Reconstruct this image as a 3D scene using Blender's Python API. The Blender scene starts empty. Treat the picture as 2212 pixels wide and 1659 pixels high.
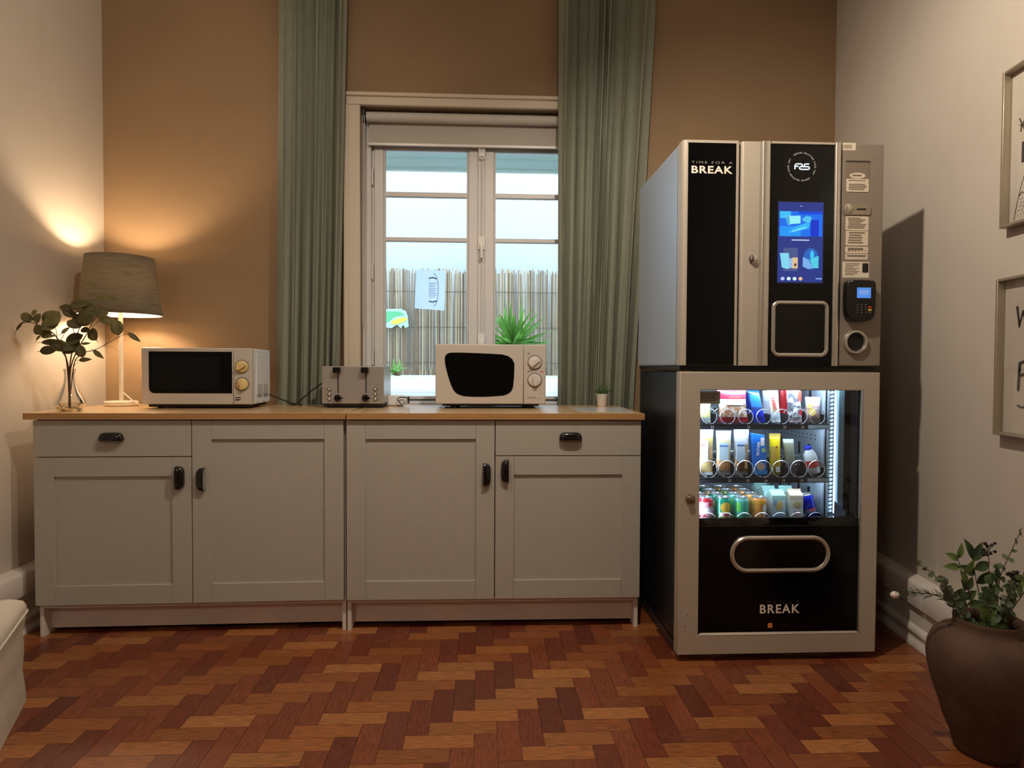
import bpy, bmesh, math, random
from mathutils import Vector, Matrix
random.seed(7)
SC = bpy.context.scene
COL = SC.collection
PI = math.pi

# ---------------------------------------------------------------- camera maths (2212 x 1659 frame)
FPX, CX, CY, EYE = 1410.0, 1106.0, 829.5, 1.106
YAW, PITCH, ROLL = math.radians(2.75), math.radians(1.42), 0.0045
fw = Vector((math.sin(YAW)*math.cos(PITCH), math.cos(YAW)*math.cos(PITCH), -math.sin(PITCH)))
r0 = Vector((math.cos(YAW), -math.sin(YAW), 0)); d0 = -r0.cross(fw)
IX = math.cos(ROLL)*r0 - math.sin(ROLL)*d0
JY = math.sin(ROLL)*r0 + math.cos(ROLL)*d0
def at(px, py, Y):
    """point seen at a pixel of the photograph, measured on the upright plane at depth Y"""
    d = fw + IX*((px-CX)/FPX) + JY*((py-CY)/FPX)
    return Vector((0, 0, EYE)) + d*(Y/d.y)

# ---------------------------------------------------------------- materials
def lin(c):
    return tuple((x/255/12.92 if x <= 10.3 else ((x/255+.055)/1.055)**2.4) for x in c)
MATS = {}
def mat(key, col=(128,128,128), rough=.5, metal=0, var=0, vscale=8, stretch=(1,1,1), bump=0, bscale=300, coat=0, spec=.5,
        emit=0, crough=.03, alpha=1, transl=0, attr=None, col2=None, uv=False):
    if key in MATS: return MATS[key]
    m = bpy.data.materials.new(key); m.use_nodes = True
    nt = m.node_tree; N = nt.nodes; L = nt.links
    b = N['Principled BSDF']
    c = lin(col)
    b.inputs['Base Color'].default_value = (*c, 1)
    b.inputs['Roughness'].default_value = rough
    b.inputs['Metallic'].default_value = metal
    b.inputs['Coat Weight'].default_value = coat; b.inputs['Coat Roughness'].default_value = crough
    b.inputs['Specular IOR Level'].default_value = spec
    tc = N.new('ShaderNodeTexCoord'); mp = N.new('ShaderNodeMapping')
    mp.inputs['Scale'].default_value = stretch
    L.new(tc.outputs['UV' if uv else 'Object'], mp.inputs['Vector'])
    src = None
    if attr:
        a = N.new('ShaderNodeVertexColor'); a.layer_name = attr; src = a.outputs['Color']
    if var or col2:
        n = N.new('ShaderNodeTexNoise'); n.inputs['Scale'].default_value = vscale; n.inputs['Detail'].default_value = 5
        L.new(mp.outputs['Vector'], n.inputs['Vector'])
        r = N.new('ShaderNodeValToRGB')
        r.color_ramp.elements[0].position = .3; r.color_ramp.elements[1].position = .7
        mx = N.new('ShaderNodeMix'); mx.data_type = 'RGBA'
        if col2:
            r.color_ramp.elements[0].position = .44; r.color_ramp.elements[1].position = .56
            L.new(n.outputs['Fac'], r.inputs['Fac']); L.new(r.outputs['Color'], mx.inputs['Factor'])
            mx.inputs['A'].default_value = (*c, 1); mx.inputs['B'].default_value = (*lin(col2), 1)
        else:
            r.color_ramp.elements[0].color = (1-var, 1-var, 1-var, 1); r.color_ramp.elements[1].color = (1+var, 1+var, 1+var, 1)
            L.new(n.outputs['Fac'], r.inputs['Fac'])
            mx.blend_type = 'MULTIPLY'; mx.inputs['Factor'].default_value = 1
            if src: L.new(src, mx.inputs['A'])
            else: mx.inputs['A'].default_value = (*c, 1)
            L.new(r.outputs['Color'], mx.inputs['B'])
        src = mx.outputs['Result']
    if src: L.new(src, b.inputs['Base Color'])
    if bump:
        n2 = N.new('ShaderNodeTexNoise'); n2.inputs['Scale'].default_value = bscale; n2.inputs['Detail'].default_value = 4
        L.new(mp.outputs['Vector'], n2.inputs['Vector'])
        bp = N.new('ShaderNodeBump'); bp.inputs['Strength'].default_value = bump; bp.inputs['Distance'].default_value = .004
        L.new(n2.outputs['Fac'], bp.inputs['Height']); L.new(bp.outputs['Normal'], b.inputs['Normal'])
    if emit:
        b.inputs['Emission Color'].default_value = (*c, 1); b.inputs['Emission Strength'].default_value = emit
        b.inputs['Base Color'].default_value = (0, 0, 0, 1)
    if transl:
        out = N['Material Output']; t = N.new('ShaderNodeBsdfTranslucent'); ms = N.new('ShaderNodeMixShader')
        ms.inputs['Fac'].default_value = transl
        t.inputs['Color'].default_value = (*c, 1)
        if src: L.new(src, t.inputs['Color'])
        L.new(b.outputs['BSDF'], ms.inputs[1]); L.new(t.outputs['BSDF'], ms.inputs[2]); L.new(ms.outputs['Shader'], out.inputs['Surface'])
    MATS[key] = m
    return m
def glass(key, tint=(1,1,1), refl=1.0, rough=0.0):
    if key in MATS: return MATS[key]
    m = bpy.data.materials.new(key); m.use_nodes = True
    nt = m.node_tree; N = nt.nodes; L = nt.links
    N.remove(N['Principled BSDF']); out = N['Material Output']
    t = N.new('ShaderNodeBsdfTransparent'); t.inputs['Color'].default_value = (*tint, 1)
    g = N.new('ShaderNodeBsdfGlossy'); g.inputs['Roughness'].default_value = rough
    f = N.new('ShaderNodeFresnel'); f.inputs['IOR'].default_value = 1.5
    mu = N.new('ShaderNodeMath'); mu.operation = 'MULTIPLY'; mu.inputs[1].default_value = refl
    L.new(f.outputs['Fac'], mu.inputs[0])
    ms = N.new('ShaderNodeMixShader')
    L.new(mu.outputs['Value'], ms.inputs['Fac']); L.new(t.outputs['BSDF'], ms.inputs[1]); L.new(g.outputs['BSDF'], ms.inputs[2])
    L.new(ms.outputs['Shader'], out.inputs['Surface'])
    MATS[key] = m
    return m

# ---------------------------------------------------------------- mesh builder
class MB:
    def __init__(s): s.v=[]; s.f=[]; s.mi=[]; s.col=[]; s.uv=[]; s.cm=0; s.cc=None
    def add(s, vs, fs, uvs=None):
        b=len(s.v); s.v += [Vector(v) for v in vs]
        for k,f in enumerate(fs):
            s.f.append([b+i for i in f]); s.mi.append(s.cm); s.col.append(s.cc); s.uv.append(uvs[k] if uvs else None)
        return s
    def box(s,x0,x1,y0,y1,z0,z1):
        return s.add([(x0,y0,z0),(x1,y0,z0),(x1,y1,z0),(x0,y1,z0),(x0,y0,z1),(x1,y0,z1),(x1,y1,z1),(x0,y1,z1)],
            [(0,3,2,1),(4,5,6,7),(0,1,5,4),(1,2,6,5),(2,3,7,6),(3,0,4,7)])
    def quad(s,a,b,c,d): return s.add([a,b,c,d],[(0,1,2,3)])
    def rings(s, R, closed=False, caps=True):
        n=len(R[0]); vs=[p for r in R for p in r]; fs=[]
        m=len(R)
        for i in range(m if closed else m-1):
            j=(i+1)%m
            for k in range(n):
                l=(k+1)%n; fs.append((i*n+k,i*n+l,j*n+l,j*n+k))
        if caps and not closed:
            fs.append(tuple(reversed(range(n)))); fs.append(tuple((m-1)*n+k for k in range(n)))
        return s.add(vs,fs)
    def tube(s, pts, r, seg=8, closed=False, caps=True):
        P=[Vector(p) for p in pts]; n=len(P)
        rr=r if isinstance(r,(list,tuple)) else [r]*n
        def tan(i):
            if closed: t=P[(i+1)%n]-P[i-1]
            else: t=P[min(i+1,n-1)]-P[max(i-1,0)]
            return t.normalized() if t.length>1e-9 else Vector((0,0,1))
        t=tan(0); u=t.orthogonal().normalized(); R=[]
        for i in range(n):
            t2=tan(i); q=t.rotation_difference(t2); u=(q@u); u=(u-t2*u.dot(t2)).normalized(); t=t2
            w=t.cross(u)
            R.append([P[i]+(u*math.cos(2*PI*k/seg)+w*math.sin(2*PI*k/seg))*rr[i] for k in range(seg)])
        return s.rings(R,closed,caps)
    def cyl(s,p0,p1,r0,r1=None,seg=24): return s.tube([p0,p1],[r0,r0 if r1 is None else r1],seg)
    def lathe(s,c,prof,seg=32,axis='z',caps=True):
        c=Vector(c); R=[]
        for r,h in prof:
            ring=[]
            for k in range(seg):
                a=2*PI*k/seg; x,y=r*math.cos(a),r*math.sin(a)
                ring.append(c+(Vector((x,y,h)) if axis=='z' else Vector((x,h,-y)) if axis=='y' else Vector((h,x,y))))
            R.append(ring)
        return s.rings(R,False,caps)
    def prism(s,poly,axis,lo,hi):
        f={'y':lambda a,b,t:(a,t,b),'x':lambda a,b,t:(t,a,b),'z':lambda a,b,t:(a,b,t)}[axis]
        return s.rings([[f(a,b,lo) for a,b in poly],[f(a,b,hi) for a,b in poly]])
    def sphere(s,c,r,seg=16,rg=10,sc=(1,1,1)):
        prof=[(max(1e-5,math.sin(PI*i/rg))*r,-math.cos(PI*i/rg)*r) for i in range(rg+1)]
        b=len(s.v); s.lathe((0,0,0),prof,seg); c=Vector(c)
        for i in range(b,len(s.v)): v=s.v[i]; s.v[i]=Vector((v.x*sc[0],v.y*sc[1],v.z*sc[2]))+c
        return s
    def grid(s,f,nu,nv,uvs=False):
        vs=[f(i/nu,j/nv) for j in range(nv+1) for i in range(nu+1)]
        fs=[(j*(nu+1)+i,j*(nu+1)+i+1,(j+1)*(nu+1)+i+1,(j+1)*(nu+1)+i) for j in range(nv) for i in range(nu)]
        return s.add(vs,fs)
    def xform(s,M,start=0):
        for i in range(start,len(s.v)): s.v[i]=M@s.v[i]
        return s
def rrect(cx,cz,w,h,r,n=6):
    pts=[]
    for ax,az,a0 in ((1,1,0),(-1,1,PI/2),(-1,-1,PI),(1,-1,3*PI/2)):
        for k in range(n+1):
            a=a0+PI/2*k/n
            pts.append((cx+ax*(w/2-r)+r*math.cos(a), cz+az*(h/2-r)+r*math.sin(a)))
    return pts

ROOTM = {}
def root_of(o):
    while o.parent: o=o.parent
    return o
def build(mb, name, m, parent=None, bevel=0, smooth=True, angle=35, solid=0, world=True, seg=2, sub=0):
    """links everything collected in mb as ONE mesh object"""
    me=bpy.data.meshes.new(name)
    vs=[Vector(v) for v in mb.v]; loc=None
    if parent:
        if world:
            inv=ROOTM[root_of(parent).name].inverted(); vs=[inv@v for v in vs]
    else:
        lo=[min(v[i] for v in vs) for i in range(3)]; hi=[max(v[i] for v in vs) for i in range(3)]
        loc=Vector(((lo[0]+hi[0])/2,(lo[1]+hi[1])/2,lo[2])); vs=[v-loc for v in vs]
    me.from_pydata([tuple(v) for v in vs],[],mb.f)
    ms=m if isinstance(m,(list,tuple)) else [m]
    for x in ms: me.materials.append(x)
    if len(ms)>1: me.polygons.foreach_set('material_index',mb.mi)
    if any(c is not None for c in mb.col):
        ca=me.color_attributes.new('tone','FLOAT_COLOR','CORNER'); i=0
        for p,c in zip(me.polygons,mb.col):
            for _ in p.vertices: ca.data[i].color=(*(c or (1,1,1)),1); i+=1
    if any(u is not None for u in mb.uv):
        ul=me.uv_layers.new(name='UVMap'); i=0
        for p,u in zip(me.polygons,mb.uv):
            for k in range(len(p.vertices)): ul.data[i].uv=u[k] if u else (0,0); i+=1
    me.update()
    bm=bmesh.new(); bm.from_mesh(me); bmesh.ops.recalc_face_normals(bm,faces=bm.faces); bm.to_mesh(me); bm.free()
    if smooth:
        me.polygons.foreach_set('use_smooth',[True]*len(me.polygons)); me.set_sharp_from_angle(angle=math.radians(angle))
    o=bpy.data.objects.new(name,me); COL.objects.link(o)
    if parent: o.parent=parent
    else: o.location=loc; ROOTM[o.name]=Matrix.Translation(loc)
    if solid:
        md=o.modifiers.new('thickness','SOLIDIFY'); md.thickness=solid; md.offset=0
    if bevel:
        md=o.modifiers.new('edges','BEVEL'); md.width=bevel; md.segments=seg; md.limit_method='ANGLE'; md.angle_limit=math.radians(40)
    if sub:
        md=o.modifiers.new('round','SUBSURF'); md.levels=sub; md.render_levels=sub
    return o
def tag(o,label,cat,group=None):
    o['label']=label; o['category']=cat
    if group: o['group']=group
    return o
def thing(name,label,cat,loc=(0,0,0),rz=0,group=None):
    o=bpy.data.objects.new(name,None); COL.objects.link(o); o.empty_display_size=.05
    o.location=loc; o.rotation_euler=(0,0,rz)
    ROOTM[o.name]=Matrix.Translation(loc)@Matrix.Rotation(rz,4,'Z')
    return tag(o,label,cat,group)
def structure(mb,name,m,parent=None,**k):
    o=build(mb,name,m,parent,**k)
    if not parent: o['kind']='structure'
    return o
def dup(root,loc,label=None):
    r=root.copy(); COL.objects.link(r); r.location=loc; ROOTM[r.name]=Matrix.Translation(loc)
    if label: r['label']=label
    for ch in list(root.children):
        c=ch.copy(); COL.objects.link(c); c.parent=r
        for g in list(ch.children):
            d=g.copy(); COL.objects.link(d); d.parent=c
    return r
def text_mb(body, x0,x1,z0,z1,y, bold=0, fit=True, depth=.0006, rot=0, spacing=1.0):
    """letters as a mesh lying in the upright plane y, fitted to a rectangle"""
    cu=bpy.data.curves.new('letters','FONT'); cu.body=body; cu.size=1; cu.offset=bold; cu.extrude=0; cu.resolution_u=3; cu.space_character=spacing
    ob=bpy.data.objects.new('letters',cu); COL.objects.link(ob)
    dg=bpy.context.evaluated_depsgraph_get(); me=bpy.data.meshes.new_from_object(ob.evaluated_get(dg))
    vs=[v.co.copy() for v in me.vertices]; fs=[tuple(p.vertices) for p in me.polygons]
    bpy.data.objects.remove(ob); bpy.data.curves.remove(cu); bpy.data.meshes.remove(me)
    lx=min(v.x for v in vs); hx=max(v.x for v in vs); ly=min(v.y for v in vs); hy=max(v.y for v in vs)
    sx=(x1-x0)/(hx-lx); sz=(z1-z0)/(hy-ly)
    mb=MB()
    mb.add([((x0+(v.x-lx)*sx), y, z0+(v.y-ly)*sz) for v in vs],fs)
    return mb
def leaf(mb, b, d, n, L, W, shape='round', curl=.15, fold=.12, nu=6):
    b=Vector(b); d=Vector(d).normalized(); n=Vector(n); n=(n-d*n.dot(d)).normalized(); s=d.cross(n)
    def f(u,v):
        t=v
        w=(math.sin(PI*min(max(t,0.0),1))**.6 if shape=='round' else math.sin(PI*t**.8)**1.0 if shape=='lance' else math.sin(PI*t**.6)) *W/2
        a=(u-.5)*2
        return b+d*(L*t)+s*(a*w)+n*(abs(a)*w*fold*2-curl*L*t*t)
    mb.grid(f,4,nu)
P_L1,P_L2,P_L3,P_L4,W_SKY,EXPO = 36, 92, 7, 15, 4.2, 0.0
# ================================================================ THE ROOM
WALLY = 3.45; LX = -1.925
def rx(Y): return 1.775 + .1143*(Y-2.4) if Y > 1.5 else 1.672
plaster_tan = mat('tan wall paint', (146,119,88), .75, var=.05, vscale=3, bump=.12, bscale=240)
plaster_cream = mat('cream wall paint', (200,190,176), .7, var=.03, vscale=2.5, bump=.10, bscale=160)
white_trim = mat('white gloss paint', (222,214,204), .35, var=.03, vscale=6)
OX0, OX1, OZ0, OZ1 = -.625, .625, .895, 2.455
b = MB()
b.box(-2.4, OX0, WALLY, WALLY+.24, 0, 3.3); b.box(OX1, 2.4, WALLY, WALLY+.24, 0, 3.3)
b.box(OX0, OX1, WALLY, WALLY+.24, 0, OZ0); b.box(OX0, OX1, WALLY, WALLY+.24, OZ1, 3.3)
structure(b, 'wall_back', plaster_tan, smooth=False)
structure(MB().box(LX-.2, LX, -2.6, WALLY, 0, 3.3), 'wall_left', plaster_cream, smooth=False)
poly = [(rx(3.45),3.45),(rx(1.5),1.5),(1.672,-2.6),(1.95,-2.6),(2.2,3.45)]
structure(MB().prism(poly,'z',0,3.3), 'wall_right', plaster_cream, smooth=False)
structure(MB().box(-2.1, 1.95, -2.8, -2.6, 0, 3.3), 'wall_front', plaster_cream, smooth=False)
structure(MB().box(-2.1, 2.3, -2.8, 3.69, 3.3, 3.4), 'ceiling', mat('white ceiling paint',(225,220,210),.8), smooth=False)
# baseboards: tall board with a ledge on top, recess, moulded foot
prof = [(0,0),(.058,0),(.058,.022),(.052,.028),(.050,.045),(.056,.052),(.058,.066),(.052,.078),(.044,.084),(.044,.158),
        (.060,.164),(.062,.170),(.062,.246),(.056,.258),(.045,.264),(0,.266)]
def board(name, path):
    R=[]
    for (x,y),(nx,ny) in path: R.append([(x+nx*p, y+ny*p, z) for p,z in prof])
    structure(MB().rings(R), name, white_trim, angle=50)
board('baseboard_left', [((LX+.001,-2.5),(1,0)),((LX+.001,3.44),(1,0))])
board('baseboard_right', [((1.671,-2.5),(-1,0)),((1.671,1.5),(-1,0)),((rx(3.44)-.001,3.44),(-1,0))])
board('baseboard_back', [((-1.86,WALLY-.001),(0,-1)),((1.83,WALLY-.001),(0,-1))])

# ---- parquet floor: herringbone of 207 x 69 mm blocks
BW = .0692; X0, Y0 = -.016, 2.361
f = MB(); rnd = random.Random(3)
def block(xa,xb,ya,yb,alongx):
    e=.0006
    r=rnd.random()
    if alongx: c=lin(rnd.choice([(148,88,46),(156,96,52),(138,78,42),(144,84,44),(126,70,38),(162,104,58)]))  # blocks laid crosswise get a lighter palette: the grain's sheen painted into their colour
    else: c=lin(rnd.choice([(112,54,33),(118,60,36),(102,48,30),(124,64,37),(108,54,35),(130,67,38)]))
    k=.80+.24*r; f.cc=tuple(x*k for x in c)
    u0,v0=rnd.random()*9,rnd.random()*9
    L,Wd=(xb-xa,yb-ya)
    uv=[(u0,v0),(u0+L,v0),(u0+L,v0+Wd),(u0,v0+Wd)] if alongx else [(u0,v0),(u0,v0+L),(u0+Wd,v0+L),(u0+Wd,v0)]
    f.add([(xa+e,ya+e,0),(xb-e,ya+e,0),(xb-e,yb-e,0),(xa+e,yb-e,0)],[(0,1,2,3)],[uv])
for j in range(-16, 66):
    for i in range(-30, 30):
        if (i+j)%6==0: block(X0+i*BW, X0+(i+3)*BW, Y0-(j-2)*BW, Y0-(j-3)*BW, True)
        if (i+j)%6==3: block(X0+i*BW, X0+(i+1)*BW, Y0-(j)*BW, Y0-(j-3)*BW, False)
f.cc=lin((30,14,8)); f.add([(-2.1,-2.7,-.0015),(2.1,-2.7,-.0015),(2.1,3.5,-.0015),(-2.1,3.5,-.0015)],[(0,1,2,3)],[[(0,0),(1,0),(1,1),(0,1)]])
f.cc=None
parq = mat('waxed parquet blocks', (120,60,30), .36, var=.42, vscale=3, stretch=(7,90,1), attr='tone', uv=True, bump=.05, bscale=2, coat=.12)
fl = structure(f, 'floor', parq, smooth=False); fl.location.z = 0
for v in fl.data.vertices: v.co.z -= .0015

# ---- window: frame fixed in the reveal, two casements, hardware
wood_white = mat('white window paint', (208,204,200), .4, var=.04, vscale=5)
t = MB()
HX=.70; hz=2.455
t.box(-HX,HX,WALLY-.028,WALLY-.001,hz,2.500); t.box(-HX-.012,HX+.012,WALLY-.04,WALLY-.001,2.498,2.518)
for s in (-1,1):
    xa,xb=sorted((s*.625,s*HX)); t.box(xa,xb,WALLY-.028,WALLY-.001,.9,hz)
    xa,xb=sorted((s*.680,s*(HX+.008))); t.box(xa,xb,WALLY-.036,WALLY-.028,.9,hz)
structure(t,'trim_1',mat('cream window casing',(205,190,168),.45),bevel=.004)
structure(MB().box(OX0+.002,OX1-.002,3.405,3.56,.894,.926),'trim_2',wood_white,bevel=.006)
structure(MB().prism([(3.625,.897),(3.699,.897),(3.699,.985),(3.71,1.031),(3.95,1.045),(3.95,1.03),(3.71,1.03),(3.625,.938)][:0] or [(3.625,.897),(3.699,.897),(3.699,.966),(3.625,.942)],'x',OX0+.002,OX1-.002),'trim_3',mat('white stone sill',(226,232,238),.6),smooth=False)
structure(MB().prism([(3.699,.9),(4.02,1.029),(4.02,1.036),(3.699,.967)],'x',-.9,.9),'trim_4',mat('white stone sill',(226,232,238),.6),smooth=False)
w = bpy.data.objects.new('window_1',None); COL.objects.link(w); w['kind']='structure'; ROOTM[w.name]=Matrix.Identity(4)
FY=3.545
fr=MB()
for s in (-1,1):
    xa,xb=sorted((s*.585,s*.6245)); fr.box(xa,xb,FY-.02,FY+.07,.926,2.454)
    xa,xb=sorted((s*.572,s*.586)); fr.box(xa,xb,FY+.01,FY+.07,.926,2.454)
    xa,xb=sorted((s*.610,s*.6245)); fr.box(xa,xb,FY-.06,FY-.02,.926,2.454)
fr.box(-.585,.585,FY-.02,FY+.07,2.335,2.454); fr.box(-.585,.585,FY+.02,FY+.07,.926,.933)
structure(fr,'window_frame',wood_white,w,bevel=.003)
gz=[2.268,2.048,2.022,1.806,1.784,1.060]
for s in (-1,1):
    c=MB()
    def bx(xa,xb,za,zb,ya=FY,yb=FY+.045):
        xa,xb=sorted((s*xa,s*xb)); c.box(xa,xb,ya,yb,za,zb)
    bx(.522,.5715,.934,2.333); bx(.068,.522,2.268,2.333); bx(.068,.522,.934,.950)
    bx(.0,.068,.934,2.333)
    bx(.068,.522,2.022,2.048,FY+.008,FY+.04); bx(.068,.522,1.784,1.806,FY+.008,FY+.04)
    bx(.068,.078,.948,2.333,FY+.006,FY+.03); bx(.512,.522,.948,2.333,FY+.006,FY+.03)
    if s<0: c.box(-.018,.018,FY-.012,FY,.952,2.328)
    cs=structure(c,'casement',wood_white,w,bevel=.003)
    for za,zb in ((2.048,2.268),(1.806,2.022),(.950,1.784)):
        g=MB(); xa,xb=sorted((s*.07,s*.52)); g.box(xa,xb,FY+.020,FY+.023,za-.004,zb+.004)
        if za>2: g.xform(Matrix.Translation((0,FY+.0215,2.158))@Matrix.Rotation(math.radians(3.3),4,'X')@Matrix.Translation((0,-FY-.0215,-2.158)))
        structure(g,'pane',glass('window glass',(.97,.99,1)),cs,smooth=False)
    for hzz in (1.16,1.62,2.12):
        h=MB(); h.cyl((s*.579,FY-.012,hzz-.035),(s*.579,FY-.012,hzz+.035),.006,seg=10); h.sphere((s*.579,FY-.012,hzz+.038),.007,8,6); h.sphere((s*.579,FY-.012,hzz-.038),.007,8,6)
        structure(h,'hinge',wood_white,cs)
met_white=mat('painted white metal',(226,222,216),.3)
for zc,k in ((2.255,0),(1.775,1),(1.255,2)):
    h=MB(); h.box(-.017,.021,FY-.022,FY-.0125,zc-.035,zc+.035)
    h.cyl((.002,FY-.034,zc-.012),(.002,FY-.022,zc-.012),.012,seg=16)
    if k==1: h.tube([(.002,FY-.04,zc-.02),(.002,FY-.05,zc-.05),(.002,FY-.045,zc-.085)],[.008,.007,.009],10)
    if k==0: h.tube([(-.008,FY-.03,zc+.02),(-.012,FY-.03,zc-.02),(.002,FY-.03,zc-.04),(.014,FY-.03,zc-.02),(.010,FY-.03,zc+.02)],.004,8)
    if k==2: h.box(-.014,.018,FY-.04,FY-.022,zc-.028,zc-.004)
    structure(h,'latch',met_white,w,bevel=.002)
structure(MB().cyl((.002,FY-.016,1.0),(.002,FY-.016,2.31),.004,seg=8),'bolt_rod',wood_white,w)

# ---- roller blind rolled up under the head of the window
rb=thing('roller_blind','white roller blind drawn almost fully up at the head of the window','blind',(0,3.49,2.276))
build(MB().cyl((-.600,3.482,2.415),(.600,3.482,2.415),.026,seg=24),'roller_tube',mat('blind fabric grey',(196,190,180),.7),rb)
build(MB().box(-.594,.594,3.5075,3.509,2.288,2.41),'blind_fabric',mat('blind fabric',(205,198,186),.8,transl=.25),rb,smooth=False)
build(MB().box(-.596,.596,3.5015,3.5135,2.276,2.291),'bottom_bar',met_white,rb,bevel=.003)
for s in (-1,1): build(MB().box(s*.612-.006,s*.612+.006,3.455,3.51,2.385,2.449),'bracket',mat('dark plastic',(40,36,34),.4),rb,bevel=.003)
k=MB()
for dx in (0,.012): k.tube([(-.617+dx*.9,3.447+dx*.2,2.41-.0),(-.618+dx*.9,3.446,1.9),(-.617+dx*.9,3.447,1.32)],.0022,6)
k.tube([(-.617,3.447,1.32),(-.612,3.447,1.306),(-.606,3.447,1.32)],.0022,6)
build(k,'pull_chain',mat('chain grey',(170,165,160),.4),rb)

# ---- outside the window
structure(MB().box(-6,6,4.02,9,.80,1.03),'ground_outside',mat('courtyard paving',(196,204,210),.8,var=.08),smooth=False)
structure(MB().box(-6,6,6.7,6.9,1.03,4.6),'wall_outside',mat('white outdoor render',(192,206,214),.85,var=.03,vscale=1.2),smooth=False)
sh=MB()
for i in range(6):
    z=2.235+i*.052
    sh.prism([(3.735,z+.001),(3.735,z+.050),(3.742,z+.052),(3.748,z+.05),(3.748,z+.001),(3.742,z-.001)],'x',-.66,.66)
sh.box(-.66,.66,3.730,3.752,2.215,2.234)
tag(build(sh,'window_shutter',mat('grey green shutter slats',(222,234,230),.5,transl=.5),angle=60),'grey-green roller shutter lowered a little outside the top of the window','shutter')
reed=MB(); rr=random.Random(5); x=-2.3
while x<2.3:
    h=2.05+rr.uniform(-.02,.04)-.012*x*0; r=rr.uniform(.0035,.006); yy=6.5+rr.uniform(-.012,.012); lean=rr.uniform(-.012,.012)
    reed.cc=lin(rr.choice([(176,158,128),(150,130,102),(190,176,148),(128,108,84),(165,150,126),(140,128,112),(198,186,160)]))
    reed.tube([(x,yy,1.03),(x+lean,yy+rr.uniform(-.01,.01),h*.55),(x+lean*1.5,yy,h)],r,5)
    x+=rr.uniform(.006,.010)
reed.cc=None
rf=thing('reed_fence','tall brown reed fence seen through the window against the white wall','fence',(0,6.5,1.03))
build(reed,'reed_panel',mat('dry reed',(165,145,115),.8,attr='tone',var=.12,vscale=6),rf)
wr=MB()
for z in (1.15,1.50,1.85): wr.tube([(-2.3,6.483,z),(0,6.482,z+.004),(2.3,6.483,z)],.0025,5)
build(wr,'binding_wire',mat('rusty wire',(90,74,60),.6,metal=.6),rf)
def blade_plant(name,label,c,h,n,spread,col,w=.045,seed=1,cat='plant'):
    q=random.Random(seed); t=thing(name,label,cat,c)
    st=MB().tube([(c[0],c[1],c[2]),(c[0]+.01,c[1],c[2]+h)],[.035,.03],10); build(st,'stem',mat('bark brown',(110,88,62),.9),t)
    lf=MB()
    for i in range(n):
        a=q.uniform(0,2*PI); el=q.uniform(.05,1.35); L=spread*q.uniform(.7,1.1); z0=c[2]+h*q.uniform(.8,1.0)
        d=Vector((math.cos(a)*math.cos(el),math.sin(a)*math.cos(el),math.sin(el)))
        leaf(lf,(c[0]+.02*math.cos(a),c[1]+.02*math.sin(a),z0),d,(0,0,1) if el<1.2 else (math.cos(a),math.sin(a),.1),L,w*q.uniform(.8,1.1),'blade',q.uniform(.05,.3),.25,7)
    build(lf,'leaves',mat(name+' leaf',col,.45,var=.35,vscale=6,transl=.3),t)
c=at(1108,742,5.7)
blade_plant('yucca','spiky green yucca outside behind the right-hand microwave',(c.x,c.y,1.03),.28,80,.40,(95,150,60),.05,4)
c=at(856,806,5.9)
blade_plant('courtyard_weed','small pale green weed tuft at the foot of the reed fence',(c.x,c.y,1.03),.03,30,.12,(140,190,110),.03,6)
# painted board on the fence, sheet of paper on the pane
pb=thing('garden_sign','white and green board with a yellow patch hung on the reed fence','board',at(838,690,6.44))
o=MB()
pts=[at(x,y,6.44) for x,y in ((800,668),(866,667),(877,672),(881,684),(883,705),(876,709),(871,702),(866,709),(858,701),(846,709),(820,706),(800,706))]
o.prism([(p.x,p.z) for p in pts],'y',6.43,6.445); build(o,'board_panel',mat('board white',(172,205,190),.5),pb,smooth=False)
o=MB(); pts=[at(x,y,6.42) for x,y in ((800,672),(864,673),(874,680),(852,684),(840,694),(820,704),(800,704))]
o.prism([(p.x,p.z) for p in pts],'y',6.4285,6.43); build(o,'green_patch',mat('board green',(100,190,140),.5),pb,smooth=False)
o=MB(); p=at(862,693,6.42)
o.prism([(p.x+.062*math.cos(a)*1.3, p.z+.026*math.sin(a)+.02*math.cos(a)) for a in [2*PI*k/20 for k in range(20)]],'y',6.427,6.4285); build(o,'yellow_patch',mat('board yellow',(232,205,90),.5),pb,smooth=False)
pn=thing('paper_notice','bluish sheet of paper taped outside on the left window pane','paper',at(930,625,3.575))
pts=[at(x,y,3.572) for x,y in ((899,583),(963,585),(960,671),(896,666))]
build(MB().prism([(p.x,p.z) for p in pts],'y',3.5695,3.570),'sheet',mat('notice paper',(226,234,246),.7,transl=.9),pn,smooth=False)
o=MB(); c=at(931,626,3.57); w_,h_=.046,.088
o.tube([(c.x+.014+w_*.55*math.cos(a),3.5687,c.z+h_*math.sin(a)) for a in [PI*.5-PI*k/16 for k in range(17)]],.0016,5)
for k in range(9): o.box(c.x-.012,c.x+.03-.004*(k%3),3.5688,3.5692,c.z+.035-k*.0095,c.z+.0375-k*.0095)
for k in (-1,1): o.tube([(c.x-.012,3.5688,c.z+k*.062),(c.x+.01,3.5688,c.z+k*.066),(c.x+.03,3.5688,c.z+k*.060)],.0035,5)
build(o,'print',mat('notice ink',(120,140,170),.7),pn)

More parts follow.
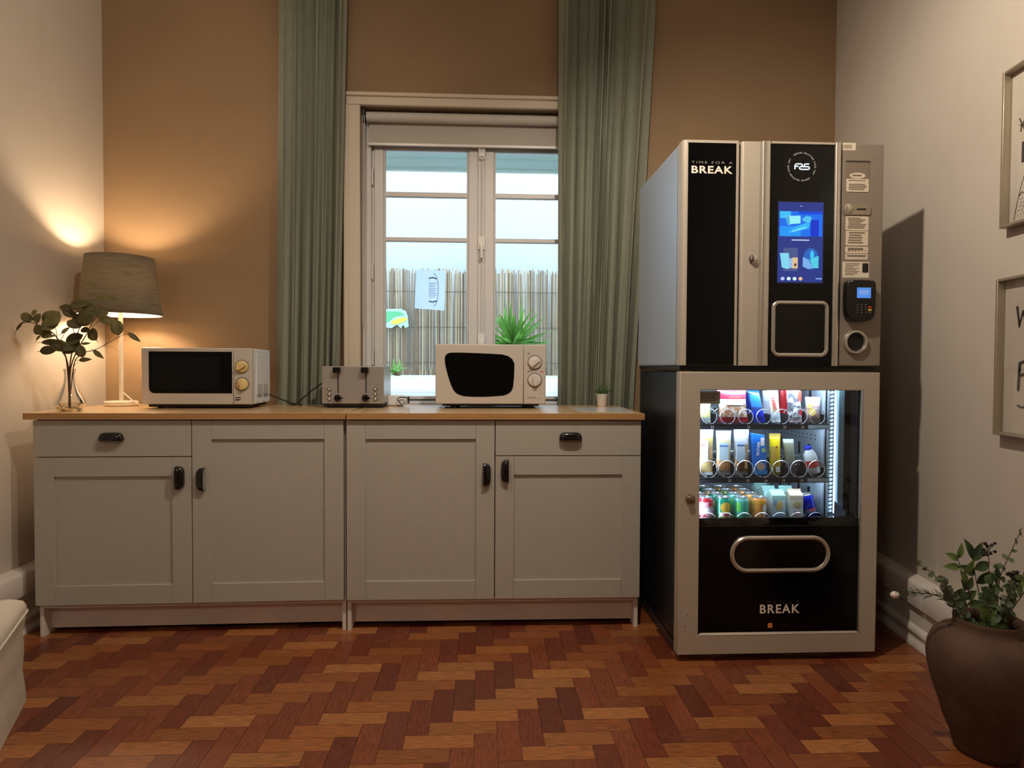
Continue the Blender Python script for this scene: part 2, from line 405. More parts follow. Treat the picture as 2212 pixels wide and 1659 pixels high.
# ---- curtains
cloth=mat('sage linen curtain',(151,154,135),.9,var=.06,vscale=60,stretch=(1,1,.25),bump=.15,bscale=420,transl=.22)
def curtain(name,label,x0t,x1t,x0b,x1b,folds,seed):
    n=len(folds)
    q=random.Random(seed); ph=[q.uniform(0,6.28) for _ in range(6)]
    ctl=[0]; 
    for i in range(n): ctl.append(ctl[-1]+folds[i])
    ctl=[c/ctl[-1] for c in ctl]
    def warp(u):
        for i in range(n):
            if u<=ctl[i+1]+1e-9: return (i+(u-ctl[i])/(ctl[i+1]-ctl[i]))
        return n
    def fn(u,v):
        z=3.22+(0.32-3.22)*v; e=min(1,max(0,(3.22-z)/2.3))
        xa=x0t+(x0b-x0t)*e; xb=x1t+(x1b-x1t)*e
        w=warp(u)+.10*math.sin(v*3+ph[0]); a=2*PI*w
        amp=(.026+.008*math.sin(w*1.7+ph[1]))*(.8+.3*e)
        y=3.354+amp*(math.cos(a)+(.10)*math.cos(2*a+ph[3]+w))+.006*math.sin(3*a+ph[2]+v*4)*e
        x=xa+(xb-xa)*u+.012*math.sin(a+.6)*(0 if u in (0,1) else 1)
        return (x,y,z)
    m=MB().grid(fn,n*18,26)
    o=tag(build(m,name,cloth,angle=80,solid=.002),label,'curtain'); return o
curtain('curtain','long sage green curtain gathered left of the window',-1.012,-.672,-1.040,-.725,[1.5,1.0,1.2,.8,.9,.7,.7],11)
curtain('curtain','long sage green curtain gathered right of the window beside the vending machine',.392,.908,.400,.79,[1.4,.9,.9,.6,.5,.55,.7,1.2,1.9],23)
# ================================================================ CABINETS
front_grey=mat('cabinet front grey',(174,168,156),.5,var=.02,vscale=30)
carc_white=mat('cabinet carcass white',(218,208,200),.5)
handle_black=mat('glossy black metal',(14,13,14),.18,metal=.2,coat=.5)
oak=mat('oak worktop laminate',(194,160,114),.3,var=.12,vscale=6,stretch=(1.2,24,24),coat=.55,crough=.22)
oak_edge=mat('oak worktop edge',(176,132,82),.4,var=.12,vscale=6,stretch=(1.2,30,30))
CW=1.228; GAP=.612; ZT,ZB,ZD=.886,.136,.738
def shaker(xa,xb,za,zb,parent,name):
    m=MB(); y0,y1=-.021,-.002; sw=.078; rec=.008; g=.0006
    m.box(xa,xa+sw-g,y0,y1,za,zb); m.box(xb-sw+g,xb,y0,y1,za,zb)
    m.box(xa+sw,xb-sw,y0,y1,zb-sw,zb); m.box(xa+sw,xb-sw,y0,y1,za,za+sw)
    m.box(xa+sw-.003,xb-sw+.003,y0+rec,y1-.001,za+sw-.003,zb-sw+.003)
    return build(m,name,front_grey,parent,world=False,bevel=.0008,smooth=False)
def cup(cx,cz,side,parent):
    """cup pull: quarter shell, flat open edge towards 'side' (d, l or r)"""
    W,H,D=.094,.031,.024; m=MB()
    def fn(u,v):
        a=PI*u; e=PI/2*v
        ca,sa=math.cos(a),math.sin(a)
        X=-W/2*(abs(ca)**.62)*(1 if ca>0 else -1)*math.cos(e)**.35
        Y=-(D*(sa**.5)*math.cos(e)**.45)
        Z=H*math.sin(e)**.9
        return Vector((X,Y,Z))
    m.grid(fn,24,10)
    R={'d':Matrix.Identity(4),'l':Matrix.Rotation(PI/2,4,'Y'),'r':Matrix.Rotation(-PI/2,4,'Y')}[side]
    off={'d':Vector((0,0,-H/2)),'l':Vector((-H/2,0,0)),'r':Vector((H/2,0,0))}[side]
    m.v=[R@Vector(v)+off+Vector((cx,-.0212,cz)) for v in m.v]
    return build(m,'handle',handle_black,parent,world=False,angle=60,solid=.0025)
def cabinet(loc,rz,mirror,label):
    t=thing('kitchen_cabinet',label,'cabinet',loc,rz,'grey kitchen base cabinets')
    D=.55; m=MB(); th=.016
    m.box(0,th,0,D,.0,.889); m.box(CW-th,CW,0,D,0,.889)
    m.box(th,CW-th,D-.006,D,.1,.889); m.box(th,CW-th,.0,D-.006,.118,.134); m.box(th,CW-th,.0,D-.006,.873,.889)
    build(m,'carcass',carc_white,t,world=False,bevel=.001,smooth=False)
    build(MB().box(th+.0005,CW-th-.0005,.048,.062,.02,.1175),'plinth',carc_white,t,world=False,smooth=False)
    for k in (0,1):
        pass
    g=.0018
    if not mirror: a=(-.004,GAP-g,GAP+g,CW-.006)
    else: a=(CW-GAP+g,CW+.002,.002,CW-GAP-g)
    dr=build(MB().box(a[0],a[1],-.021,-.002,ZD+g,ZT),'drawer',front_grey,t,world=False,bevel=.0008,smooth=False)
    cup((a[0]+a[1])/2+(-.003 if not mirror else .008),ZD+.083,'d',dr)
    d1=shaker(a[0],a[1],ZB,ZD-g,t,'door'); d2=shaker(a[2],a[3],ZB,ZT,t,'door')
    if not mirror: cup(a[1]-.043,.652,'l',d1); cup(a[2]+.035,.645,'r',d2)
    else: cup(a[0]+.040,.675,'r',d1); cup(a[3]-.032,.660,'l',d2)
    return t
cab1=cabinet((-1.789,2.722,0),math.radians(1.2),False,'grey two-door base cabinet with a drawer at its left, beside the left wall')
cab2=cabinet((-.555,2.742,0),math.radians(-.35),True,'grey two-door base cabinet with a drawer at its right, beside the vending machine')
def worktop(loc,rz,xa,xb,label):
    t=thing('worktop',label,'worktop',(loc[0],loc[1],.8905),rz,'oak worktops')
    build(MB().box(xa,xb,-.034,.568,0,.0265),'slab',oak,t,world=False,bevel=.0015)
    build(MB().box(xa,xb,-.0352,-.0341,.0006,.0258),'edge_strip',oak_edge,t,world=False)
    return t
worktop((-1.789,2.722,0),math.radians(1.2),-.034,1.2335,'oak worktop on the left cabinet under the lamp and vase')
worktop((-.555,2.742,0),math.radians(-.35),.0055,1.242,'oak worktop on the right cabinet under the potted plant')
TOP=.917+.0002

# ================================================================ THINGS ON THE WORKTOPS
# table lamp
lc=(-1.705,3.185)
t=thing('table_lamp','lit white table lamp with a grey drum shade in the left corner','lamp',(lc[0],lc[1],TOP))
lampwhite=mat('lamp white metal',(236,226,210),.4)
build(MB().lathe((lc[0],lc[1],TOP),[(.066,0),(.072,.003),(.072,.019),(.069,.023),(.012,.025)],48),'base',lampwhite,t)
build(MB().cyl((lc[0],lc[1],TOP+.024),(lc[0],lc[1],1.45),.0095,seg=20),'pole',lampwhite,t)
shade_m=mat('grey lamp fabric',(134,128,115),.9,var=.22,vscale=40,stretch=(.35,.35,7),transl=.56,bump=.1,bscale=300)
z0,z1=1.348,1.618
def shade(r0_,r1_,zz0,zz1): return [(r0_,zz0),(r1_,zz1)]
R=MB(); prof_=[]
for k in range(9):
    v=k/8; prof_.append((.176+(.143-.176)*v, z0+(z1-z0)*v))
R.lathe((lc[0],lc[1],0),prof_,64,caps=False)
sh_=build(R,'lamp_shade',shade_m,t,solid=.0018)
ln=MB().lathe((lc[0],lc[1],0),[(.1745,z0+.0005),(.1415,z1-.0005)],64,caps=False)
build(ln,'shade_lining',mat('white shade lining',(238,226,206),.8,transl=.2),sh_)
rg=MB(); 
for rr_,zz in ((.1765,z0),(.1435,z1)): rg.tube([(lc[0]+rr_*math.cos(2*PI*k/48),lc[1]+rr_*math.sin(2*PI*k/48),zz) for k in range(48)],.0018,6,closed=True)
for k in range(3): a=2*PI*k/3+.4; rg.tube([(lc[0],lc[1],1.452),(lc[0]+.139*math.cos(a),lc[1]+.139*math.sin(a),z1-.008)],.0015,5)
build(rg,'shade_ring',mat('shade trim grey',(110,104,94),.8),sh_)
BULB=(lc[0],lc[1],1.495)
b_=MB().lathe((lc[0],lc[1],0),[(.013,1.448),(.014,1.466),(.022,1.485),(.027,1.503),(.024,1.520),(.012,1.531),(.001,1.533)],20)
build(b_,'bulb',mat('warm bulb',(255,224,186),emit=560),t)
build(MB().tube([(lc[0]+.009,lc[1],TOP+.062),(lc[0]+.06,lc[1]-.02,TOP+.028),(lc[0]+.10,lc[1]-.03,TOP+.006),(lc[0]+.16,lc[1]+.03,TOP+.003),(lc[0]+.17,lc[1]+.09,TOP+.003)],.0028,8),'cord',lampwhite,t)

# microwaves
mw_white=mat('microwave cream white',(192,183,172),.35)
mw_side=mat('microwave enamel white',(232,238,244),.25)
blackglass=mat('black door glass',(5,5,6),.15,spec=.22)
cream_knob=mat('aged cream knob',(214,190,128),.4)
dark_ink=mat('dark print',(28,24,24),.6); grey_ink=mat('grey print',(120,116,118),.6)
def knob(parent,cx,y,cz,r,m,ptr,ringm):
    rgm=MB().tube([(cx+r*1.13*math.cos(2*PI*k/32),y-.0006,cz+r*1.13*math.sin(2*PI*k/32)) for k in range(32)],.0010,5,closed=True)
    k_=MB().lathe((cx,y-.001,cz),[(r,0),(r,-.006),(r*.93,-.008),(r*.90,-.0085)],32,'y')
    st=len(k_.v); k_.prism(rrect(0,0,r*1.75,r*.62,r*.2,4),'y',y-.019,y-.0085)
    M=Matrix.Translation((cx,0,cz))@Matrix.Rotation(-ptr,4,'Y'); k_.xform(M,st)
    o=build(k_,'knob',m,parent,bevel=.0008); build(rgm,'dial_mark',ringm,o); return o
# left microwave: squared window with one rounded corner
A=3.0; xa,xb,zb,zt=-1.512,-1.030,.934,1.189; dp=.262
t=thing('microwave','white microwave with two cream knobs and a squared black door on the left worktop','microwave',((xa+xb)/2,A+.13,TOP))
build(MB().box(xa+.004,xb-.004,A+.02,A+dp,zb+.001,zt-.002),'body',mw_side,t,bevel=.004)
build(MB().prism(rrect((xa+xb)/2,(zb+zt)/2,xb-xa,zt-zb,.004,3),'y',A+.004,A+.0205),'front_frame',mw_white,t,bevel=.002)
d=build(MB().box(xa,-1.1115,A-.012,A+.0038,zb+.002,zt-.001),'door',mw_white,t,bevel=.003)
p=rrect(-1.297,1.078,.364,.188,.002,2); n_=len(p); q=[]
p=[(-1.479,1.172),(-1.115,1.172),(-1.115,.986)]+[(-1.455-.024*math.sin(PI/2*k/6),.986+.024-.024*math.cos(PI/2*k/6)) for k in range(7)]
build(MB().prism(p,'y',A-.0135,A-.0122),'window',blackglass,d,smooth=False)
build(MB().prism([(-1.462,1.148),(-1.168,1.148),(-1.168,.998),(-1.462,.998)],'y',A-.0138,A-.01351),'mesh_screen',mat('door mesh',(11,11,12),.4,spec=.2),d,smooth=False)
cp=build(MB().box(-1.1105,xb,A-.010,A+.0038,zb+.002,zt-.001),'control_panel',mw_white,t,bevel=.003)
knob(cp,-1.0715,A-.0102,1.106,.0265,cream_knob,.5,grey_ink); knob(cp,-1.0715,A-.0102,1.027,.0265,cream_knob,1.9,dark_ink)
for cz in (1.106,1.027):
    k=MB()
    for j in range(9):
        a=PI*(-.15+1.3*j/8); k.box(-1.0715+.035*math.cos(a)-.0012,-1.0715+.035*math.cos(a)+.0012,A-.0106,A-.0101,cz+.035*math.sin(a)-.001,cz+.035*math.sin(a)+.001)
    build(k,'dial_scale',grey_ink,cp,smooth=False)
k=MB().box(-1.103,-1.078,A-.0106,A-.0101,.9645,.9685); k.add([(-1.103,A-.0105,.9595),(-1.077,A-.0105,.9595),(-1.077,A-.0105,.957),(-1.092,A-.0105,.953),(-1.103,A-.0105,.953)],[(0,1,2,3,4)])
build(k,'badge',dark_ink,cp,smooth=False)
k=MB(); k.box(xb-.004,xb-.0025,A+.065,A+.235,zb+.045,zt-.024)
build(k,'side_emboss',mw_side,t,bevel=.0012)
k=MB()
for row in range(14):
    for c0 in (A+.078,A+.160): k.box(xb-.0024,xb-.0021,c0,c0+.062,.965+row*.0043,.9668+row*.0043)
build(k,'vent',mat('vent grey',(150,152,156),.6),t,smooth=False)
for yy in (A+.075,A+.165): build(MB().lathe((xb-.0042,yy,.943),[(.0035,0),(.0035,.0012)],10,'x'),'screw',dark_ink,t)
fm=mat('black rubber',(16,15,15),.6)
build(MB().box(xa+.02,xb-.02,A+.01,A+dp-.01,.923,.9345),'base_plate',fm,t,smooth=False)
for fx in (xa+.06,xb-.06):
    for fy in (A+.04,A+.22): build(MB().cyl((fx,fy,TOP),(fx,fy,.9232),.014,seg=16),'foot',fm,t)
build(MB().tube([(xb-.006,A+.25,.972),(xb+.03,A+.25,.955),(xb+.10,A+.24,.930),(xb+.155,A+.22,.921),(xb+.165,A+.20,.921)],.0032,8),'cord',fm,t)
# right microwave: rounded tapering window
A=3.03; xa,xb,zb,zt=-.208,.302,.937,1.2145; dp=.27
t=thing('microwave','white microwave with a curved tapering black door window standing before the window','microwave',((xa+xb)/2,A+.13,TOP))
build(MB().box(xa+.003,xb-.003,A+.016,A+dp,zb+.001,zt-.001),'body',mw_side,t,bevel=.004)
build(MB().box(xa,xb,A+.004,A+.0165,zb,zt),'front_frame',mw_white,t,bevel=.003)
d=build(MB().box(xa,.1975,A-.014,A+.0036,zb+.001,zt-.001),'door',mw_white,t,bevel=.004)
px=[(965,764),(975,761),(1040,763),(1111,767),(1111,815),(1106,852),(1060,857),(1010,857),(990,853),(979,843),(970,820),(962,790),(960,772)]
P=[at(x,y,A-.015) for x,y in px]; P=[(v.x,v.z) for v in P]
def smoothpoly(P,n=2,keep=()):
    for _ in range(n):
        Q=[]
        for i in range(len(P)):
            a,b2=P[i],P[(i+1)%len(P)]
            Q.append((a[0]*.75+b2[0]*.25,a[1]*.75+b2[1]*.25)); Q.append((a[0]*.25+b2[0]*.75,a[1]*.25+b2[1]*.75))
        P=Q
    return P
build(MB().prism(smoothpoly(P),'y',A-.0155,A-.0142),'window',blackglass,d,smooth=False)
cp=build(MB().box(.199,xb,A-.012,A+.0036,zb+.001,zt-.001),'control_panel',mw_white,t,bevel=.004)
white_knob=mat('white knob',(204,196,188),.35)
knob(cp,.250,A-.0122,1.131,.029,white_knob,.7,dark_ink); knob(cp,.250,A-.0122,1.049,.029,white_knob,1.75,dark_ink)
for cz in (1.131,1.049):
  k=MB(); k.add([(.212,A-.0124,cz+.037),(.226,A-.0124,cz+.037),(.226,A-.0124,cz+.048)],[(0,1,2)])
  for j in range(9):
    a=PI*(-1.2+1.3*j/8); k.box(.250+.0365*math.cos(a)-.001,.250+.0365*math.cos(a)+.001,A-.0126,A-.0121,cz+.0365*math.sin(a)-.001,cz+.0365*math.sin(a)+.001)
  build(k,'dial_scale',grey_ink,cp,smooth=False)
build(MB().box(.274,.292,A-.0126,A-.0121,1.087,1.0905),'red_mark',mat('red print',(190,60,50),.6),cp,smooth=False)
k=text_mb('TEKA',.2145,.258,.9635,.9715,A-.0125,.02); build(k,'lettering',grey_ink,cp,smooth=False)
build(MB().box(.261,.284,A-.0126,A-.0121,.964,.9655),'model_line',grey_ink,cp,smooth=False)
build(MB().box(xa+.03,xb-.03,A+.02,A+dp-.01,.928,.9372),'base_plate',fm,t,smooth=False)
for fx in (xa+.085,xb-.075):
    for fy in (A+.035,A+.22): build(MB().cyl((fx,fy,TOP),(fx,fy,.9285),.019,seg=18),'foot',fm,t)

# toaster
A=3.06; xa,xb,zb,zt=-.734,-.450,.936,1.110; dp=.235
steel=mat('brushed steel',(176,170,164),.34,metal=.55,var=.10,vscale=5,stretch=(2,2,60))
chrome=mat('chrome trim',(215,215,215),.12,metal=1)
t=thing('toaster','brushed steel four-slot toaster with two black levers in front of the window','toaster',((xa+xb)/2,A+.11,TOP))
bd=MB().prism(rrect((xa+xb)/2,(zb+zt)/2,xb-xa,zt-zb,.006,4),'y',A,A+dp); build(bd,'body',steel,t,bevel=.002)
k=MB()
for sx in (-.66,-.525):
    for yy in (A+.06,A+.15): k.box(sx-.065,sx+.065+.03,yy,yy+.026,zt-.0005,zt+.0005)
build(k,'slot',fm,t,smooth=False)
for cx in (-.660,-.532):
    build(MB().box(cx-.0025,cx+.0025,A-.0012,A+.0005,.985,1.078),'lever_track',fm,t,smooth=False)
    build(MB().prism(rrect(cx-.003,1.092,.034,.026,.003,3),'y',A-.026,A-.002),'lever',handle_black,t,bevel=.002)
    k=MB().lathe((cx-.002,A-.0005,.962),[(.0145,0),(.0145,-.014),(.012,-.016)],24,'y'); k.box(cx,cx+.022,A-.0165,A-.009,.959,.965); build(k,'knob',handle_black,t)
    build(MB().tube([(cx-.002+.0165*math.cos(2*PI*j/24),A-.0015,.962+.0165*math.sin(2*PI*j/24)) for j in range(24)],.0013,6,closed=True),'knob_ring',chrome,t)
for cx,s in ((-.700,-1),(-.489,1)):
    for cz in (1.003,.980,.957):
        bt=build(MB().lathe((cx,A-.0004,cz),[(.0065,0),(.0065,-.004),(.005,-.005)],18,'y'),'button',mat('button silver',(205,200,194),.3,metal=.6),t)
        build(MB().tube([(cx+.0082*math.cos(2*PI*j/18),A-.0008,cz+.0082*math.sin(2*PI*j/18)) for j in range(18)],.0013,5,closed=True),'button_ring',fm,bt)
        build(MB().box(cx+s*.015-.002,cx+s*.015+.002,A-.0006,A-.0001,cz-.0015,cz+.0015),'button_mark',dark_ink,bt,smooth=False)
build(MB().box(xa+.006,xb-.006,A+.006,A+dp-.006,.923,.9362),'base_plate',fm,t,smooth=False)
for fx in (xa+.025,xb-.025):
    for fy in (A+.025,A+.20): build(MB().cyl((fx,fy,TOP),(fx,fy,.9235),.009,seg=14),'foot',fm,t)
build(MB().tube([(xa-.001,A+.12,1.035),(xa-.025,A+.12,1.030),(xa-.08,A+.13,.992),(xa-.13,A+.13,.948),(xa-.160,A+.13,.922),(xa-.19,A+.16,.9215)],.0034,8),'cord',fm,t)
# white power adapter behind the toaster
A=3.20; c1=at(840,850,A); c2=at(876,872,A)
t=thing('power_socket_block','white plug block with a black cable beside the toaster','socket',((c1.x+c2.x)/2,A,TOP))
build(MB().box(c1.x-.01,c2.x-.012,A,A+.055,TOP+.002,TOP+.052),'housing',mat('white plastic',(230,232,234),.35),t,bevel=.006,seg=3)
build(MB().box(c2.x-.0115,c2.x+.006,A+.012,A+.042,TOP+.012,TOP+.040),'plug',mat('white plastic',(230,232,234),.35),t,bevel=.005)
build(MB().tube([(c2.x+.010,A+.01,TOP+.036),(c2.x+.002,A-.008,TOP+.042),(c2.x-.028,A-.014,TOP+.044),(c2.x-.040,A-.014,TOP+.032),(c2.x-.026,A-.016,TOP+.018),(c2.x-.012,A-.018,TOP+.006),(c2.x-.02,A-.019,TOP+.0035),(c2.x-.034,A-.022,TOP+.0035)],.0026,8),'cable',fm,t)
build(MB().cyl((c2.x+.014,A+.01,TOP+.012),(c2.x+.014,A+.01,TOP+.046),.004,seg=10),'plug_pin',fm,t)
# sheet lying on the right worktop
t=MB(); t.add([(.430,2.80,TOP),(.655,2.765,TOP),(.690,3.115,TOP),(.430,3.12,TOP),(.430,2.80,TOP+.0008),(.655,2.765,TOP+.0008),(.690,3.115,TOP+.0008),(.430,3.12,TOP+.0008)],
   [(3,2,1,0),(4,5,6,7),(0,1,5,4),(1,2,6,5),(2,3,7,6),(3,0,4,7)])
tag(build(t,'laminated_sheet',mat('laminated paper',(226,228,232),.16,coat=.4),smooth=False),'glossy white laminated sheet lying flat on the right worktop','paper')
# small potted plant
c=(.600,3.205)
t=thing('potted_plant','tiny green plant in a white tapered pot on the right worktop','plant',(c[0],c[1],TOP))
build(MB().lathe((c[0],c[1],TOP),[(.021,0),(.022,.002),(.030,.060),(.031,.062),(.028,.063),(.027,.058),(.0005,.056)],28),'pot',mat('white ceramic',(226,218,208),.35),t)
lf=MB(); q=random.Random(2)
for i in range(46):
    a=q.uniform(0,2*PI); el=q.uniform(.35,1.5); d=Vector((math.cos(a)*math.cos(el),math.sin(a)*math.cos(el),math.sin(el)))
    leaf(lf,(c[0]+.006*math.cos(a),c[1]+.006*math.sin(a),TOP+.055),d,(0,0,1) if el<1.3 else (math.cos(a),math.sin(a),.2),q.uniform(.045,.075),.007,'blade',q.uniform(.05,.3),.2,5)
build(lf,'leaves',mat('succulent green',(84,118,66),.5,var=.3,vscale=40),t)
# ================================================================ VENDING MACHINES
MF=2.40
black_p=mat('machine black gloss',(5,5,6),.2,spec=.25)
black_m=mat('machine black matt',(10,10,11),.45)
silver=mat('satin silver panel',(188,178,162),.36,metal=.15,var=.02,vscale=3)
silver_hi=mat('polished aluminium',(205,198,186),.24,metal=.75)
taupe=mat('taupe metal panel',(144,133,120),.42,metal=.15)
side_grey=mat('silver painted side',(188,205,226),.32,metal=.25)
side_black=mat('dark painted side',(24,26,31),.42)
letter_w=mat('white lettering',(236,226,210),.5)
seal=mat('rubber seal',(6,6,6),.5)
def A2(px,py,y=MF): v=at(px,py,y); return v.x,v.z
# ---------------- upper machine (hot drinks)
t=thing('coffee_machine','silver and black hot-drink vending machine stacked on the snack machine','vending machine',(1.13,2.73,1.1015))
b=MB(); b.box(.745,1.512,MF+.055,3.065,1.118,1.952); build(b,'housing',side_grey,t,bevel=.006)
build(MB().box(.7445,.7451,MF+.062,MF+.065,1.119,1.945),'side_seam',seal,t,smooth=False)
build(MB().box(.750,1.508,MF+.03,3.05,1.1015,1.1175),'base_gap',black_m,t,smooth=False)
# left door: black panel in a silver frame with rounded edge
def rounded_post(xa,xb,ya,yb,za,zb,r=.012,left=True,right=True):
    P=[]
    n=5
    P.append((xa,yb))
    if left: P+= [(xa+r-r*math.cos(PI/2*k/n), ya+r-r*math.sin(PI/2*k/n)) for k in range(n+1)]
    else: P.append((xa,ya))
    if right: P+= [(xb-r+r*math.sin(PI/2*k/n), ya+r-r*math.cos(PI/2*k/n)) for k in range(n+1)]
    else: P.append((xb,ya))
    P.append((xb,yb))
    return MB().prism(P,'z',za,zb)
ZA,ZBt=1.1185,1.952
ld=build(rounded_post(.744,.764,MF,MF+.054,ZA,ZBt,.016,True,False).box(.764,.9455,MF+.008,MF+.054,ZA,ZBt).box(.764,.9455,MF,MF+.008,1.942,ZBt),'left_door',silver,t)
build(rounded_post(.9455,.9595,MF,MF+.054,ZA,ZBt,.010,False,True),'door_edge',silver,ld)
build(MB().box(.7642,.9453,MF+.001,MF+.0079,ZA+.001,1.9415),'black_panel',black_p,ld,smooth=False)
x0,z1_=A2(1494,347.5); x1,z0_=A2(1583,354.5); build(text_mb('TIME FOR A',x0,x1,z0_,z1_,MF+.0006,-.012,spacing=1.35),'tagline',mat('dim lettering',(170,160,146),.5),ld,smooth=False)
x0,z1_=A2(1494,357.5); x1,z0_=A2(1583,375.5); build(text_mb('BREAK',x0,x1,z0_,z1_,MF+.0006,.026,spacing=1.12),'lettering',letter_w,ld,smooth=False)
build(MB().box(.960,.9665,MF+.02,MF+.054,ZA,ZBt-.004),'door_gap',seal,t,smooth=False)
# right door
rd=build(rounded_post(.967,1.038,MF+.004,MF+.054,ZA,ZBt,.012,True,False),'right_door',silver,t)
build(rounded_post(1.0382,1.0785,MF-.006,MF+.054,ZA,ZBt,.014,True,True),'silver_post',silver_hi,rd)
build(rounded_post(1.3195,1.3465,MF-.006,MF+.054,ZA,ZBt,.012,True,True),'silver_post',silver_hi,rd)
build(MB().box(1.0787,1.3193,MF+.001,MF+.054,ZA,1.9435),'black_panel',black_p,rd,smooth=False)
build(MB().box(1.0787,1.3193,MF-.003,MF+.054,1.944,ZBt),'top_strip',silver,rd,smooth=False)
build(MB().box(1.347,1.5105,MF+.002,MF+.054,ZA,ZBt-.001),'payment_panel',taupe,rd,bevel=.004)
lx,lz=A2(1627,560); lk=build(MB().lathe((lx,MF+.004,lz),[(.016,0),(.016,-.004),(.011,-.006),(.011,-.013),(.008,-.015)],24,'y'),'lock',chrome,rd)
# round emblem
cx,cz=A2(1732,360); R_=.0515
words='VENDING SOLUTIONS SINCE 1967'
em=MB()
for base in (2.20,2.20-PI):
    n=len(words); span=2.75
    for i,ch in enumerate(words):
        if ch==' ': continue
        a=base-span*i/(n-1)
        wd=.0014 if ch in 'I1' else .0040
        g=text_mb(ch,-wd/2,wd/2,0,.0060,0,.01)
        M=Matrix.Translation((cx+R_*math.cos(a),MF+.0004,cz+R_*math.sin(a)))@Matrix.Rotation(-(a-PI/2),4,'Y')@Matrix.Translation((0,0,-.003))
        em.add([M@v for v in g.v],g.f)
build(em,'emblem_ring',mat('emblem text',(205,205,205),.5),rd,smooth=False)
lg=MB(); r=.0034; yy=MF-.0002
def stroke(pts): lg.tube([(cx+px_*.001,yy,cz+pz_*.001) for px_,pz_ in pts],.0024,8)
stroke([(-26,-10),(-26,2),(-25,7),(-20,10),(-2,10),(2,7),(1,2),(-3,0),(-6,-1),(-9,-5),(-7,-9),(-2,-10),(24,-10),(29,-7),(28,-2),(24,0),(12,0),(9,4),(11,9),(16,10),(27,10)])
stroke([(-25,1),(-13,1)]); stroke([(0,0),(24,0)])
build(lg,'emblem_logo',mat('lit white logo',(235,245,255),emit=1.1),rd)
# screen
sx0,sz1=A2(1681.5,436); sx1,sz0=A2(1776,611)
def sp(u,v): return sx0+(sx1-sx0)*u, sz1+(sz0-sz1)*v
build(MB().box(sx0-.004,sx1+.004,MF-.0004,MF+.0008,sz0-.006,sz1+.006),'screen_bezel',black_m,rd,smooth=False)
scr=build(MB().box(sx0,sx1,MF-.001,MF-.0005,sz0,sz1),'screen',mat('screen blue',(40,58,140),emit=.9),rd,smooth=False)
lay=[0]
def spatch(name,u0,u1,v0,v1,col,e=1.0,poly=None,shape='r'):
    lay[0]+=1; y=MF-.0011-.00012*lay[0]
    (xa,za),(xb,zb)=sp(u0,v0),sp(u1,v1)
    m=MB()
    if shape=='r': m.add([(xa,y,zb),(xb,y,zb),(xb,y,za),(xa,y,za)],[(0,1,2,3)])
    elif shape=='o': m.add([((xa+xb)/2+(xb-xa)/2*math.cos(2*PI*k/28),y,(za+zb)/2+(za-zb)/2*math.sin(2*PI*k/28)) for k in range(28)],[tuple(range(28))])
    else: m.add([(sp(*q)[0],y,sp(*q)[1]) for q in poly],[tuple(range(len(poly)))])
    return build(m,name,mat('screen %d %d %d'%col,col,emit=e),scr,smooth=False)
spatch('picture',.03,.98,.115,.425,(20,110,235))
spatch('picture',.03,.28,.115,.20,(60,190,250)); spatch('picture',.03,.50,.30,.425,(30,150,245)); spatch('picture',.45,.98,.115,.15,(0,70,215)); spatch('picture',.72,.90,.22,.425,(10,50,200))
spatch('picture',0,0,0,0,(150,240,245),1,[(.15,.175),(.49,.168),(.49,.265),(.30,.272),(.22,.285),(.15,.19)],'p')
spatch('picture',0,0,0,0,(70,170,220),1,[(.15,.18),(.24,.178),(.26,.268),(.2,.285)],'p')
spatch('picture',0,0,0,0,(80,190,240),1,[(.52,.21),(.62,.17),(.72,.18),(.74,.2),(.70,.26),(.56,.24)],'p')
spatch('picture',0,0,0,0,(50,180,250),1,[(.22,.37),(.40,.30),(.70,.24),(.68,.33),(.45,.36),(.24,.385)],'p')
spatch('picture',0,0,0,0,(120,220,255),1,[(.30,.36),(.46,.325),(.62,.30),(.62,.315),(.47,.345),(.31,.375)],'p')
for q0,q1,col in ((.30,.69,(215,225,250)),): spatch('caption',q0,q1,.466,.478,col)
spatch('caption',.47,.53,.048,.054,(180,200,240))
spatch('glow',.12,.44,.57,.86,(72,86,140)); spatch('glow',.56,.90,.57,.84,(40,100,190),shape='o')
spatch('cup_picture',0,0,0,0,(130,215,240),1,[(.04,.635),(.24,.635),(.26,.82),(.22,.835),(.09,.815)],'p')
spatch('cup_picture',.24,.33,.70,.82,(150,190,225)); spatch('cup_picture',.32,.44,.69,.825,(222,190,150)); spatch('cup_picture',.36,.41,.76,.80,(60,50,55),shape='o')
spatch('bottle_picture',0,0,0,0,(120,175,235),1,[(.55,.68),(.68,.715),(.78,.82),(.66,.83),(.55,.80)],'p')
spatch('bottle_picture',0,0,0,0,(80,205,225),1,[(.70,.71),(.90,.665),(.90,.82),(.78,.82)],'p')
spatch('bottle_picture',0,0,0,0,(60,200,250),1,[(.71,.64),(.74,.60),(.77,.60),(.80,.64),(.79,.69),(.72,.70)],'p')
for u,col in ((.065,(190,200,245)),(.20,(220,245,245)),(.33,(215,245,240)),(.46,(245,190,150))): spatch('icon',u,u+.085,.932,.976,col,shape='o')
spatch('caption',.84,.98,.944,.958,(140,170,235))
# cup delivery door
x0,z1_=A2(1667,650.5); x1,z0_=A2(1786,770)
pr=rrect((x0+x1)/2,(z0_+z1_)/2,(x1-x0)-.010,(z1_-z0_)-.010,.022,8)
dd=build(MB().tube([(a,MF-.004,c_) for a,c_ in pr],.0075,10,closed=True),'cup_door_frame',silver_hi,rd)
build(MB().prism(pr,'y',MF-.003,MF+.0009),'cup_door',mat('smoked door',(16,14,14),.2,spec=.3),dd,smooth=False)
